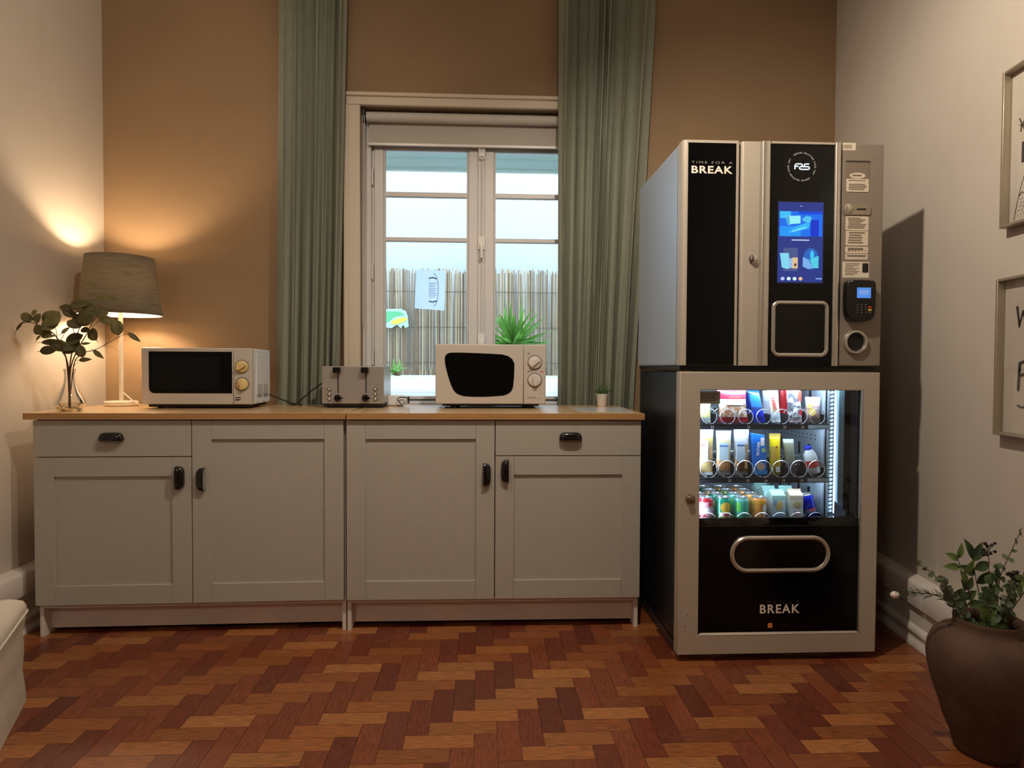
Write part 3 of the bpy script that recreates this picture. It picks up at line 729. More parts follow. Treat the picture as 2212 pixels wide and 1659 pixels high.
# payment panel fittings
def panel_patch(name,x0,y0,x1,y1,m,parent,r=.004,y=None,th=.0008):
    xa,za=A2(x0,y1); xb,zb=A2(x1,y0); yy=MF+.002 if y is None else y
    return build(MB().prism(rrect((xa+xb)/2,(za+zb)/2,xb-xa,zb-za,min(r,(zb-za)*.45),4),'y',yy-th,yy-.0001),name,m,parent,smooth=False)
stick=mat('cream sticker',(226,212,190),.5); stick2=mat('white sticker',(232,220,202),.5); grey2=mat('sticker print',(128,114,100),.6)
def lines(parent,x0,y0,x1,y1,n,jag=0,m=None,th=.45,y=MF+.0010):
    k=MB(); q=random.Random(int(x0+y0))
    for i in range(n):
        ya=y0+(y1-y0)*i/n; yb=ya+(y1-y0)/n*th; xe=x1-(x1-x0)*q.uniform(0,jag); xs=x0+(x1-x0)*q.uniform(0,jag*.2)
        a,c_=A2(xs,yb); a2,c2_=A2(xe,ya); k.add([(a,y,c_),(a2,y,c_),(a2,y,c2_),(a,y,c2_)],[(0,1,2,3)])
    return build(k,'print',m or grey2,parent,smooth=False)
s_=panel_patch('price_sticker',1821,308.5,1849,324,stick2,rd,.001); lines(s_,1822,312.5,1841,320.5,1,0,mat('sticker grey',(176,162,144),.6),1)
build(MB().box(*[v for v in (1.3465,1.3485)],MF+.0008,MF+.003,ZA,ZBt-.02),'panel_seam',black_m,rd,smooth=False)
panel_patch('flap',1828,348,1879,407,mat('taupe flap',(138,126,112),.42,metal=.3),rd,.001,th=.0012)
x0,z0_=A2(1828,350); x1,z1_=A2(1880,347.5); build(MB().box(x0,x1,MF+.0003,MF+.0012,z0_,z1_),'flap_shadow_gap',mat('dark gap',(60,52,44),.7),rd,smooth=False)
cxx,czz=A2(1852.5,379.5)
ov=build(MB().prism([(cxx+.0305*math.cos(2*PI*k/32),czz+.0110*math.sin(2*PI*k/32)) for k in range(32)],'y',MF-.0003,MF+.0007),'oval_sticker',stick,rd,smooth=False)
lines(ov,1841,377.5,1861,381.5,1,0,None,.8,MF-.0005)
for (xa_,ya_,xb_,yb_,n,jg) in ((1828,387,1877,394,1,.1),(1828,395,1877,414,4,.25),(1827,467.5,1877,497,7,.35),(1827,499,1876,530,5,.5),(1826,533,1876,546.5,1,.3),(1826,548.5,1875,560,1,.05)):
    s_=panel_patch('sticker',xa_,ya_,xb_,yb_,stick,rd,.004,y=MF+.0008 if ya_<420 else MF+.002)
    yy=(MF+.0008 if ya_<420 else MF+.002)-.0010
    lines(s_,xa_+4,ya_+2.5,xb_-4,yb_-2,n,jg,None,.5,yy)
    if ya_==533:
        k=MB()
        for i in range(6):
            a,c_=A2(1834.5+7*i,541.5); rr_=.0030-.0002*i; k.prism([(a+rr_*math.cos(2*PI*j/14),c_+rr_*math.sin(2*PI*j/14)) for j in range(14)],'y',yy-.0002,yy)
        build(k,'coin_print',mat('coin print',(120,86,44),.6),s_,smooth=False)
s_=panel_patch('instruction_label',1820,566,1878,599.5,stick2,rd,.003); lines(s_,1824,569,1858,596,8,.4,None,.4,MF+.001)
k=MB(); a,c_=A2(1863,588.5); a2,c2_=A2(1876,568.5); k.prism(rrect((a+a2)/2,(c_+c2_)/2,a2-a,c2_-c_,.003,3),'y',MF+.0002,MF+.0010); build(k,'device_print',mat('black print',(20,17,17),.5),s_,smooth=False)
cp_=panel_patch('coin_slot_plate',1821.5,443,1881,463.5,mat('slot plate',(160,146,128),.35,metal=.4),rd,.011,th=.004)
cxx,czz=A2(1831,450.5); build(MB().lathe((cxx,MF-.002,czz),[(.0165,0),(.0165,-.003),(.013,-.004),(.010,-.004),(.010,-.007),(.008,-.008)],28,'y'),'return_button',silver_hi,cp_)
x0,z0_=A2(1850,454); x1,z1_=A2(1870,450.8); build(MB().box(x0,x1,MF-.0026,MF-.0019,z0_,z1_),'coin_slot',black_m,cp_,smooth=False)
# card reader
x0,z1_=A2(1820.5,606); x1,z0_=A2(1882,695)
P=smoothpoly([(x0+.004,z1_-.004),(x0+.02,z1_),(x1-.02,z1_),(x1-.002,z1_-.006),(x1,z1_-.03),(x1-.001,z0_+.03),(x1-.012,z0_+.006),(x1-.035,z0_),(x0+.035,z0_),(x0+.012,z0_+.006),(x0,z0_+.03),(x0,z1_-.03)],2)
cr=build(MB().prism(P,'y',MF-.030,MF+.0015),'card_reader',mat('reader black',(12,11,12),.3),rd,bevel=.004)
panel_patch('reader_screen',1841,623.5,1871,645.5,mat('reader screen',(88,150,240),emit=.85),cr,.001,y=MF-.0302,th=.0008)
lines(cr,1845,630,1867,640,3,.3,mat('reader text',(180,205,245),emit=.8),.3,MF-.0314)
k=MB()
for r_ in range(4):
    for c in range(3):
        a,c_=A2(1842+9*c,659.5+5.6*r_); k.box(a-.0022,a+.0022,MF-.0312,MF-.0301,c_-.0012,c_+.0012)
build(k,'keypad',mat('key white',(150,150,150),.5),cr,smooth=False)
for py_,col,nm in ((665,(200,60,50),'cancel_key'),(671,(225,205,80),'clear_key'),(677,(60,60,60),'enter_key')): panel_patch(nm,1865,py_-2,1872,py_+2,mat(nm,col,.5),cr,.001,y=MF-.0302)
lines(cr,1826,608.5,1833,611.5,1,0,mat('key white',(150,150,150),.5),.7,MF-.0306)
# coin return ring
cxx,czz=A2(1847,739)
rg=build(MB().lathe((cxx,MF+.002,czz),[(.0465,0),(.0465,-.006),(.043,-.013),(.037,-.014),(.034,-.010),(.033,0)],40,'y',caps=False),'coin_return_ring',silver_hi,rd)
build(MB().lathe((cxx,MF+.001,czz),[(.0335,0),(.0335,-.0015)],40,'y'),'coin_cup',mat('coin cup black',(5,5,5),.6),rg,smooth=False)
a,c_=A2(1737,306); build(MB().cyl((a,MF+.15,1.9515),(a,MF+.15,1.99),.0015,seg=6),'antenna',black_m,t)
# ---------------- lower machine (snacks), really hollow
t=thing('snack_machine','black glass-fronted snack vending machine with a silver door frame, standing on the floor','vending machine',(1.13,2.73,0))
SM=t
DX0,DX1=.742,1.510
b=MB()
b.box(.756,.772,MF+.05,3.06,.045,1.0925); b.box(1.494,1.510,MF+.05,3.06,.045,1.0925); b.box(.772,1.494,3.045,3.06,.045,1.0925)
b.box(.772,1.494,MF+.05,3.045,1.0765,1.0925); b.box(.772,1.494,MF+.05,3.045,.045,.061)
build(b,'housing',side_black,t,bevel=.002,smooth=False)
build(MB().box(.77,1.50,MF+.06,3.04,0,.0445),'plinth',black_m,t,smooth=False)
build(MB().box(.7545,.7565,MF+.06,3.04,.006,.040),'side_rail',mat('rail grey',(90,88,86),.4,metal=.7),t,smooth=False)
liner=mat('chilled liner',(176,188,198),.4,metal=.15)
IX0,IX1,IY1=.778,1.348,2.965
YF=2.475
b=MB(); b.box(.7725,IX0,MF+.055,IY1,.40,1.072); b.box(IX0,IX1,IY1,IY1+.008,.40,1.072); b.box(IX0,IX1,MF+.055,IY1,1.064,1.072); b.box(IX0,IX1,MF+.055,IY1,.40,.408)
build(b,'liner',liner,t,smooth=False)
# right inner side wall, perforated: plate with dark slots and holes
pw=build(MB().box(IX1,IX1+.006,MF+.10,IY1,.40,1.072),'side_liner',liner,t,smooth=False)
k=MB(); dark=mat('slot dark',(30,36,44),.6)
for r_,zc in enumerate((.775,.600,1.0)):
    for c in range(4): y=2.60+.085*c; k.box(IX1-.0012,IX1-.0002,y,y+.018,zc-.025,zc+.025)
    for c in range(12):
        for d_ in (0,1): y=2.56+.033*c; k.box(IX1-.0012,IX1-.0002,y,y+.006,zc+.045+.016*d_,zc+.050+.016*d_)
build(k,'slots',dark,pw,smooth=False)
RX0=at(1789,950,2.485).x; RX1=at(1803,950,2.485).x
rk=build(MB().box(RX0,RX1,MF+.085,MF+.099,.42,1.06),'rack_post',mat('rack metal',(170,178,184),.3,metal=.6),t,smooth=False)
k=MB()
for i in range(40): z=.43+i*.0155; k.add([(RX0+.003,MF+.0845,z),(RX1-.003,MF+.0845,z+.003),(RX1-.003,MF+.0845,z+.008),(RX0+.003,MF+.0845,z+.005)],[(0,1,2,3)])
build(k,'slots',dark,rk,smooth=False)
build(MB().box(at(1810,950,MF+.07).x,at(1824,950,MF+.07).x,MF+.070,MF+.12,.545,1.06),'lamp_housing',mat('lamp metal',(140,170,186),.35),t,bevel=.002)
build(MB().box(at(1803,950,MF+.07).x,at(1805.5,950,MF+.07).x,MF+.070,MF+.0745,.545,1.06),'led_strip',mat('led cold white',(214,236,255),emit=6.0),t,smooth=False)
build(MB().box(.79,1.36,MF+.048,MF+.060,1.045,1.062),'led_strip',mat('led cold white bright',(214,236,255),emit=60.0),t,smooth=False)
build(MB().box(.779,.792,MF+.048,MF+.060,.46,1.04),'led_strip',mat('led cold white left',(214,236,255),emit=48.0),t,smooth=False)
build(MB().box(1.3555,1.4935,MF+.125,MF+.135,.40,1.07),'partition',black_m,t,smooth=False)
k=build(MB().add([(1.372,MF+.06,.53),(1.420,MF+.06,.53),(1.418,MF+.06,.556),(1.373,MF+.06,.596)],[(0,1,2,3)]),'chute_plate',mat('chute plate',(150,180,225),.4),t,smooth=False)
# door
GX0,GX1,GZ0,GZ1=.8215,1.4425,.512,1.026
PX0,PX1,PZ0,PZ1=.8245,1.4475,.100,.512
m=MB(); ya,yb=MF,MF+.046
m.rings([[(a,y_,c_) for a,c_ in L_] for L_,y_ in (([(DX0,.026),(DX1,.026),(DX1,1.0945),(DX0,1.0945)],ya),([(DX0,.026),(DX1,.026),(DX1,1.0945),(DX0,1.0945)],yb),([(.8215,.1005),(1.4455,.1005),(1.4455,1.026),(.8215,1.026)],yb),([(.8215,.1005),(1.4455,.1005),(1.4455,1.026),(.8215,1.026)],ya))],closed=True)
dr_=build(m,'door',silver,t,bevel=.003)
k=MB()
k.add([(.8217,ya-.0008,.1007),(1.4453,ya-.0008,.1007),(1.436,ya+.005,.108),(.831,ya+.005,.108)],[(0,1,2,3)]); k.box(1.4425,1.4454,ya-.0005,ya+.01,.1007,1.0258)
build(k,'inner_trim',silver_hi,dr_,smooth=False)
build(MB().box(GX0+.001,1.4420,MF+.012,MF+.016,.505,1.0255),'glass_pane',glass('display glass',(.95,.98,1.0),.8),dr_,smooth=False)
build(MB().box(.8219,1.4421,MF+.010,MF+.040,.1012,.512).box(.8219,1.4421,MF+.017,MF+.04,.512,.5405),'black_panel',black_p,dr_,smooth=False)
build(MB().box(.8225,1.4415,MF+.0090,MF+.0099,.511,.5125),'panel_edge',mat('edge grey',(60,60,62),.3),dr_,smooth=False)
build(MB().box(1.4370,1.4400,MF+.02,MF+.068,.545,1.0255).box(at(1826,950,MF+.068).x,1.4369,MF+.066,MF+.068,.545,1.0255),'door_return',mat('dark door liner',(36,34,38),.08,metal=.6),dr_,smooth=False)
lx,lz=A2(1491,1077); build(MB().lathe((lx,MF-.0002,lz),[(.018,0),(.018,-.005),(.012,-.008),(.012,-.016),(.009,-.018)],24,'y'),'lock',mat('worn lock',(150,132,110),.3,metal=.8),dr_)
x0,z1_=A2(1578,1159,MF+.005); x1,z0_=A2(1791,1234,MF+.005)
pr=rrect((x0+x1)/2,(z0_+z1_)/2,(x1-x0)-.012,(z1_-z0_)-.012,(z1_-z0_)/2-.0065,14)
dd=build(MB().tube([(a,MF+.004,c_) for a,c_ in pr],.0085,10,closed=True),'tray_ring',silver_hi,dr_)
build(MB().prism(pr,'y',MF+.003,MF+.0098),'tray_flap',mat('flap brown black',(14,8,8),.2),dd,smooth=False)
x0,z1_=A2(1642,1297.5,MF+.01); x1,z0_=A2(1727,1304.5,MF+.01); build(text_mb('TIME FOR A',x0,x1,z0_,z1_,MF+.0094,-.012,spacing=1.35),'tagline',mat('very dim lettering',(62,56,52),.6),dr_,smooth=False)
x0,z1_=A2(1641.5,1306,MF+.01); x1,z0_=A2(1727,1324,MF+.01); build(text_mb('BREAK',x0,x1,z0_,z1_,MF+.0094,.022,spacing=1.18),'lettering',letter_w,dr_,smooth=False)
x0,z1_=A2(1658.5,1346,MF+.01); x1,z0_=A2(1668,1356,MF+.01); build(MB().box(x0,x1,MF+.0090,MF+.0099,z0_,z1_),'orange_mark',mat('orange mark',(222,138,70),.5),dr_,smooth=False)
x0,z1_=A2(1685,1349,MF+.01); x1,z0_=A2(1702,1352,MF+.01); build(text_mb('CARE',x0,x1,z0_,z1_,MF+.0094),'small_lettering',mat('very dim lettering',(62,56,52),.6),dr_,smooth=False)
s_=build(MB().prism([(a,c_) for a,c_ in [A2(1513,845,MF+.02),A2(1545.5,845,MF+.02),A2(1560,872.5,MF+.02),A2(1513,872.5,MF+.02)]] if False else rrect((A2(1513,845)[0]+A2(1560,872)[0])/2,(A2(1513,845)[1]+A2(1513,873)[1])/2,.080,.047,.001,2),'y',MF+.0172,MF+.0178),'window_sticker',mat('tan sticker',(206,188,158),.6),dr_,smooth=False)
lines(s_,1517,851,1556,870,4,.2,mat('sticker dark print',(120,104,86),.6),.5,MF+.0170)
for k_,(px_,py_) in enumerate(((1484,1330),(1479,1353))):
    a,c_=A2(px_,py_); build(MB().prism([(a+.003*math.cos(2*PI*j/9),c_+.0022*math.sin(2*PI*j/9)) for j in range(9)],'y',MF-.0004,MF-.0001),'scratch',mat('scratch brown',(96,70,50),.8),dr_,smooth=False)
# trays, dividers, spirals, numbers
tray_m=mat('tray dark grey',(52,56,62),.35,metal=.4); wire_m=mat('coil wire',(225,230,235),.25,metal=.6)
LX0=at(1534,900,YF).x; PIT=(at(1768,900,YF).x-LX0)/6; TEX=at(1804,920,YF).x
lane=[LX0+PIT*k for k in range(7)]
TZ=(.890,.682,.477); RAD=(.0285,.0325,.0330); PITCHES=(.075,.075,.0750)
div_m=mat('black lane divider',(20,22,26),.5)
nums=(('21','','23','','25','26','27'),('','32','33','34','35','36','37'),('','','','','','',''))
for r_ in range(3):
    z=TZ[r_]
    ty=build(MB().box(IX0+.001,1.346,YF+.026,2.93,z-.003,z-.0005).box(IX0+.001,RX0-.001,YF-.002,YF+.0255,z-.003,z-.0005).box(IX0+.001,RX0-.001,YF-.002,YF+.002,z-.018,z+.003),'tray',tray_m,t,smooth=False)
    if r_<2: build(MB().box(IX0+.02,RX0-.02,YF+.004,YF+.013,z-.010,z-.0035),'goods_fill_strip',mat('goods fill glow',(214,236,255),emit=38.0),ty,smooth=False)  # added glowing strip hidden behind the tray lip, brightens the goods below
    k=MB()
    for x in range(8):
        if r_==0 and x==2: continue
        xx=lane[0]-PIT/2+PIT*x; k.box(xx-.0008,xx+.0008,YF+.02,2.92,z,z+(.038,.036,.060)[r_])
    build(k,'lane_divider',div_m,ty,smooth=False)
    for x in range(7):
        if nums[r_][x]:
            g=text_mb(nums[r_][x],lane[x]-.006+.008,lane[x]+.006+.008,z-.0145,z-.0035,YF-.0026,.02); build(g,'number',letter_w,ty,smooth=False)
        pts=[]; n=5 if r_<2 else 4; rr_=RAD[r_]; p=PITCHES[r_]; cz=z+rr_+.0022
        y0=YF+.004
        for turn in range(n):
            for s in range(20):
                a=-PI/2+2*PI*s/20; pts.append((lane[x]+rr_*math.cos(a),y0+turn*p+.006*s/20,cz+rr_*math.sin(a)))
            for s in range(1,5): pts.append((lane[x],y0+turn*p+.006+(p-.006)*s/5,cz-rr_))
        build(MB().tube(pts,.0017,5),'spiral',wire_m,ty)
    if r_<2: build(MB().box(lane[5]+.03,RX0-.002,YF-.0030,YF-.0022,z-.0155,z-.001),'price_strip',mat('price strip',(190,215,225),.4),ty,smooth=False)
# ---------------- goods on the trays, every one a thing
def goods_pos(r,x,slot=0): return lane[x], YF+.004+PITCHES[r]*slot+.041, TZ[r]+.0045
def pouch(name,label,cat,x,y,z,w,h,d,bands,lean=0,crimp=.06,mats=None,group=None):
    """sealed bag: flat crimped ends, swollen middle, colour bands from bottom (0) to top (1)"""
    w*=1.14; h*=1.10
    t=thing(name,label,cat,(x,y,z),0,group); m=MB(); n=18; S=16; R=[]; tv=[]
    ts=sorted(set([0,.02,crimp]+[crimp+(1-2*crimp)*i/10 for i in range(11)]+[1-crimp,.98,1]+[b_[0] for b_ in bands]))
    for tt in ts:
        u=min(1,max(0,(tt-crimp)/(1-2*crimp))); th=max(.0012,d/2*math.sin(PI*u)**.55) if 0<u<1 else .0008
        ww=w/2*(1-.10*math.sin(PI*u)); ring=[]
        for k in range(S):
            a=2*PI*k/S; c,s=math.cos(a),math.sin(a)
            wob=.0012*math.sin(9*a+tt*14)*(1 if th>.003 else .2)
            ring.append(Vector((ww*(abs(c)**.7)*(1 if c>0 else -1)+lean*tt*h, (th+wob)*s*abs(s)**.1, tt*h)))
        R.append(ring)
    for i in range(len(ts)-1):
        mid=(ts[i]+ts[i+1])/2; idx=0
        for j,b_ in enumerate(bands):
            if mid>=b_[0]: idx=j
        m.cm=idx; b0=len(m.v); m.add(R[i]+R[i+1],[(k,(k+1)%S,S+(k+1)%S,S+k) for k in range(S)])
    m.cm=0; m.add(R[0],[tuple(range(S))]); m.cm=len(bands)-1; m.add(R[-1],[tuple(range(S))])
    # weld rings
    bm_m=[mat('bag '+'_'.join(map(str,b_[1])),b_[1],.3,coat=.2,**(b_[2] if len(b_)>2 else {})) for b_ in bands]
    o=build(m,'bag',bm_m,t,world=False,angle=180)
    bm=bmesh.new(); bm.from_mesh(o.data); bmesh.ops.remove_doubles(bm,verts=bm.verts,dist=1e-5); bmesh.ops.recalc_face_normals(bm,faces=bm.faces); bm.to_mesh(o.data); bm.free()
    for p in o.data.polygons: p.use_smooth=True
    return t
def patch(t,name,x0,x1,z0,z1,y,col,shape='r',**k):
    m=MB(); cx,cz=(x0+x1)/2,(z0+z1)/2
    p=[(cx+(x1-x0)/2*math.cos(2*PI*j/20),cz+(z1-z0)/2*math.sin(2*PI*j/20)) for j in range(20)] if shape=='o' else rrect(cx,cz,x1-x0,z1-z0,min(x1-x0,z1-z0)*.1,2)
    m.prism(p,'y',y-.0006,y); return build(m,name,mat('patch '+'_'.join(map(str,col)),col,.4,**k),t,world=False,smooth=False)
G1='snacks on the top tray'; G2='snacks on the middle tray'; G3='drinks on the bottom tray'
nuts=dict(col2=(120,72,40),vscale=70)
# top tray
x,y,z=goods_pos(0,0); t=pouch('snack_packet','pale yellow snack packet at the left end of the top tray','packet',x-.008,y,z,.046,.085,.030,[(0,(225,235,225)),(.22,(240,228,160)),(.9,(235,225,170))],group=G1)
x,y,z=goods_pos(0,1); t=pouch('nut_bag','wide red and clear bag of nuts filling two coils of the top tray','bag',x+PIT/2+.003,y,z,.106,.128,.034,[(0,(165,30,48)),(.16,(196,176,160),dict(col2=(150,100,70),vscale=60)),(.52,(190,205,220)),(.66,(150,35,60)),(.9,(190,120,140))],lean=-.08,group=G1)
patch(t,'label_patch',-.038,.030,.070,.090,-.0185,(215,225,240)); patch(t,'badge_patch',-.025,.022,.096,.104,-.0150,(222,80,80))
x,y,z=goods_pos(0,3); t=pouch('snack_packet','narrow dark blue shiny packet leaning left on the top tray','packet',x+.001,y,z,.042,.125,.030,[(0,(20,50,190)),(.35,(30,60,130)),(.45,(40,110,190)),(.8,(20,70,215))],lean=-.22,group=G1)
x,y,z=goods_pos(0,4); t=pouch('chocolate_bar','slim cream bar wrapper with red letters on the top tray','bar',x-.006,y,z,.036,.120,.020,[(0,(205,215,220)),(.3,(214,196,170)),(.55,(224,206,176)),(.92,(240,235,230))],lean=-.10,group=G1)
for i in range(6): patch(t,'letter_patch',-.010-.006-.002*i,.004-.002*i-.006,.052+.0085*i,.0565+.0085*i,-.0125,(190,60,60))
x,y,z=goods_pos(0,5); t=pouch('snack_packet','tall white packet with red corners and dark flecks on the top tray','packet',x,y,z,.052,.148,.030,[(0,(215,190,200)),(.12,(240,238,240),dict(col2=(90,90,100),vscale=55)),(.72,(242,240,240)),(.93,(225,60,50))],lean=-.07,group=G1)
patch(t,'red_patch',.010,.020,.030,.055,-.0155,(180,40,60)); patch(t,'red_patch',.006,.018,.085,.125,-.0130,(225,75,60))
x,y,z=goods_pos(0,6); t=pouch('nut_bag','clear bag of mixed nuts with a round yellow label on the top tray','bag',x,y,z,.056,.092,.030,[(0,(190,178,176)),(.1,(176,150,140),dict(col2=(205,170,165),vscale=80)),(.68,(205,205,210)),(.9,(225,232,238))],group=G1)
patch(t,'round_label',-.026,.004,.028,.058,-.0165,(228,196,96),'o'); patch(t,'label_patch',-.027,-.008,.058,.074,-.0125,(214,184,104))
# second rows seen behind on the top tray
for x_,lab,bands,h in ((4,'blue and white packet behind the cream bar on the top tray',[(0,(200,205,215)),(.5,(232,232,238)),(.75,(60,80,120)),(.9,(200,40,50))],.150),(5,'red packet standing behind the white flecked packet on the top tray',[(0,(190,30,40)),(.8,(215,60,60)),(.92,(240,240,240))],.150),
    (3,'dark blue packet behind the leaning blue one on the top tray',[(0,(24,50,150)),(.7,(30,40,70)),(.85,(190,205,225))],.140),(2,'dark crimson packet in the second row of the top tray',[(0,(130,30,50)),(.7,(50,60,90)),(.9,(170,190,210))],.140)):
    x,y,z=goods_pos(0,x_,1); pouch('snack_packet',lab,'packet',x,y,z,.054,h,.030,bands,group=G1)
# middle tray
bread=dict(col2=(235,200,150),vscale=30)
x,y,z=goods_pos(1,0); t=pouch('sandwich_pack','clear-wrapped sandwich at the far left of the middle tray','sandwich',x-.001,y,z,.055,.175,.034,[(0,(225,230,235)),(.06,(232,196,128),bread),(.30,(214,160,100),bread),(.60,(238,212,130),bread),(.78,(225,232,240)),(.93,(170,190,210))],group=G2)
patch(t,'label_patch',-.027,.004,.060,.140,-.0185,(232,242,246)); patch(t,'red_patch',-.027,-.008,.120,.123,-.0192,(205,80,80))
x,y,z=goods_pos(1,1); t=pouch('sandwich_pack','clear-wrapped bread roll with a blue line on its label, second on the middle tray','sandwich',x-.001,y,z,.054,.160,.034,[(0,(220,226,232)),(.08,(226,196,150),bread),(.14,(214,150,96),dict(col2=(226,170,120),vscale=30)),(.34,(222,206,160)),(.80,(205,218,235)),(.94,(185,200,220))],group=G2)
patch(t,'label_patch',-.022,.014,.062,.130,-.0185,(215,236,246)); patch(t,'blue_patch',-.022,.012,.116,.120,-.0192,(70,130,200))
x,y,z=goods_pos(1,2); t=pouch('sandwich_pack','clear-wrapped dark roll beside the blue packet on the middle tray','sandwich',x-.001,y,z,.054,.165,.034,[(0,(190,190,190)),(.08,(120,80,56),dict(col2=(200,150,100),vscale=30)),(.30,(190,140,92)),(.36,(205,200,200)),(.82,(190,208,235)),(.95,(170,190,220))],group=G2)
patch(t,'label_patch',-.024,.008,.058,.135,-.0185,(206,228,246)); patch(t,'blue_patch',-.024,.006,.119,.123,-.0192,(60,110,200)); patch(t,'bread_patch',.010,.019,.030,.125,-.0150,(222,182,112))
x,y,z=goods_pos(1,3); t=thing('biscuit_box','bright blue biscuit packet with white upright lettering on the middle tray','biscuits',(x,y,z),0,G2)
m=MB(); m.add([(-.029,-.015,0),(.030,-.015,0),(.030,.015,0),(-.029,.015,0),(-.036,-.012,.168),(.016,-.012,.160),(.016,.012,.160),(-.036,.012,.168)],[(0,3,2,1),(4,5,6,7),(0,1,5,4),(1,2,6,5),(2,3,7,6),(3,0,4,7)])
build(m,'box',mat('biscuit blue',(20,110,205),.3,coat=.3),t,world=False,bevel=.002)
patch(t,'picture_patch',-.016,.019,.020,.052,-.0152,(190,170,150),'o'); patch(t,'base_patch',-.028,.028,.006,.020,-.0154,(30,160,235)); patch(t,'cream_patch',.000,.014,.118,.150,-.0134,(222,206,196)); patch(t,'green_patch',.004,.018,.092,.108,-.0138,(150,190,120))
g=text_mb('MINOR',-.027,.027,0,.012,0,.02); M=Matrix.Translation((-.012,-.0146,.105))@Matrix.Rotation(math.radians(94),4,'Y')@Matrix.Translation((0,0,-.004)); gm=MB(); gm.add([M@v for v in g.v],g.f)
build(gm,'lettering',mat('bag white',(238,238,240),.4),t,world=False,smooth=False)
x,y,z=goods_pos(1,4); t=pouch('snack_packet','bright yellow twisted-top packet on the middle tray','packet',x-.006,y,z,.040,.150,.030,[(0,(196,170,20)),(.07,(245,214,30)),(.88,(200,160,24)),(.94,(150,120,20))],lean=-.02,group=G2)
patch(t,'white_patch',-.004,.014,.014,.036,-.0155,(235,245,240)); patch(t,'cream_patch',-.024,-.004,.060,.115,-.0150,(238,196,92)); patch(t,'red_patch',-.006,.002,.108,.116,-.0155,(210,90,70))
x,y,z=goods_pos(1,5); t=pouch('snack_packet','dull grey-green clear packet beside the yellow one on the middle tray','packet',x-.012,y,z,.038,.130,.026,[(0,(120,124,130)),(.35,(150,152,128)),(.9,(185,190,180))],lean=-.10,group=G2)
x,y,z=goods_pos(1,6)
t=thing('milk_bottle','white milk drink bottle with a blue cap and red band on the middle tray','bottle',(x,y,z),0,G2)
S=Matrix.Rotation(math.radians(-14),4,'Y')
def leanlathe(prof,name,m):
    k=MB().lathe((0,0,0),prof,24); k.xform(Matrix.Translation((.008,0,.0085))@S); return build(k,name,m,t,world=False,angle=60)
leanlathe([(.024,0),(.027,.004),(.027,.060),(.024,.078),(.0135,.094),(.012,.097)],'bottle_body',mat('bottle white',(236,240,240),.3))
leanlathe([(.0273,.026),(.0273,.054)],'label_band',mat('bottle red',(205,72,64),.4)); leanlathe([(.0140,.0965),(.0145,.108),(.012,.110)],'cap',mat('cap blue',(20,50,190),.35))
# bottom tray: cans and cartons
def can(label,x,y,z,bands,slim=False,r=.0305,h=.122,group=G3,patches=()):
    t=thing('drink_can',label,'can',(x,y,z),0,group)
    prof=[(.024*r/.0305,0),(r*.9,.003),(r,.010)]; zs=[.010]+[b_[0]*h for b_ in bands[1:]]+[h-.012]
    for j in range(len(bands)):
        pr=[]; za=zs[j]; zb=zs[j+1]
        if j==0: pr=[(.022*r/.0305,0),(r*.86,.0015),(r,.009)]+[(r,zb)]
        else: pr=[(r,za),(r,zb)]
        if j==len(bands)-1: pr=pr[:-1]+[(r,h-.013),(r*.84,h-.003)]
        build(MB().lathe((0,0,0),pr,26,caps=(j==0)),'can_body',mat('can '+'_'.join(map(str,bands[j][1])),bands[j][1],.25,metal=.15,coat=.3,**(bands[j][2] if len(bands[j])>2 else {})),t,world=False,angle=60)
    lid=build(MB().lathe((0,0,0),[(r*.86,h-.0045),(r*.87,h-.0005),(r*.85,h),(r*.80,h-.001),(r*.78,h-.005),(.0005,h-.005)],26,caps=False),'can_lid',mat('aluminium lid',(205,210,212),.25,metal=.8),t,world=False)
    build(MB().prism(rrect(0,-.006,.013,.020,.006,5),'z',h-.0048,h-.0036),'ring_pull',mat('aluminium lid',(205,210,212),.25,metal=.8),lid,world=False)
    for (nm,a0,a1,z0,z1,col,shape) in patches:
        m=MB()
        def fn(u,v):
            if shape=='o':
                aa=2*PI*u; am=(a0+a1)/2+(a1-a0)/2*math.cos(aa)*v; zz=(z0+z1)/2+(z1-z0)/2*math.sin(aa)*v
            else: am=a0+(a1-a0)*u; zz=z0+(z1-z0)*v
            return Vector(((r+.0004)*math.sin(am),-(r+.0004)*math.cos(am),zz))
        m.grid(fn,16,4); build(m,nm,mat('patch '+'_'.join(map(str,col)),col,.35),t,world=False,angle=80)
    return t
def gp(x,s=0): return goods_pos(2,x,s)
zc=gp(0)[2]
red=can('pinkish red soda can at the left end of the bottom tray',*gp(0),[(0,(220,170,190)),(.30,(210,90,110)),(.42,(225,170,185)),(.85,(190,40,60))],patches=[('red_patch',-.9,-.3,.040,.056,(195,30,48),'r'),('red_patch',.1,.9,.088,.102,(205,50,70),'r'),('white_patch',-.5,.5,.058,.082,(240,222,230),'o')])
grn=can('green can with an orange-slice picture, second on the bottom tray',*gp(1),[(0,(226,214,130)),(.22,(120,160,120)),(.40,(60,160,130)),(.8,(20,140,110))],patches=[('orange_slice',-.65,.75,.062,.104,(235,190,70),'o'),('white_patch',-.75,.75,.044,.064,(240,225,220),'r'),('red_patch',-.25,.5,.048,.060,(190,70,70),'r')])
teal=can('bright teal green can, third on the bottom tray',*gp(2),[(0,(30,120,105)),(.34,(80,190,165)),(.5,(70,205,175)),(.85,(110,190,180))],patches=[('lime_patch',-1.0,-.35,.064,.104,(110,205,80),'o'),('dark_patch',-.3,.6,.036,.052,(30,110,100),'r')])
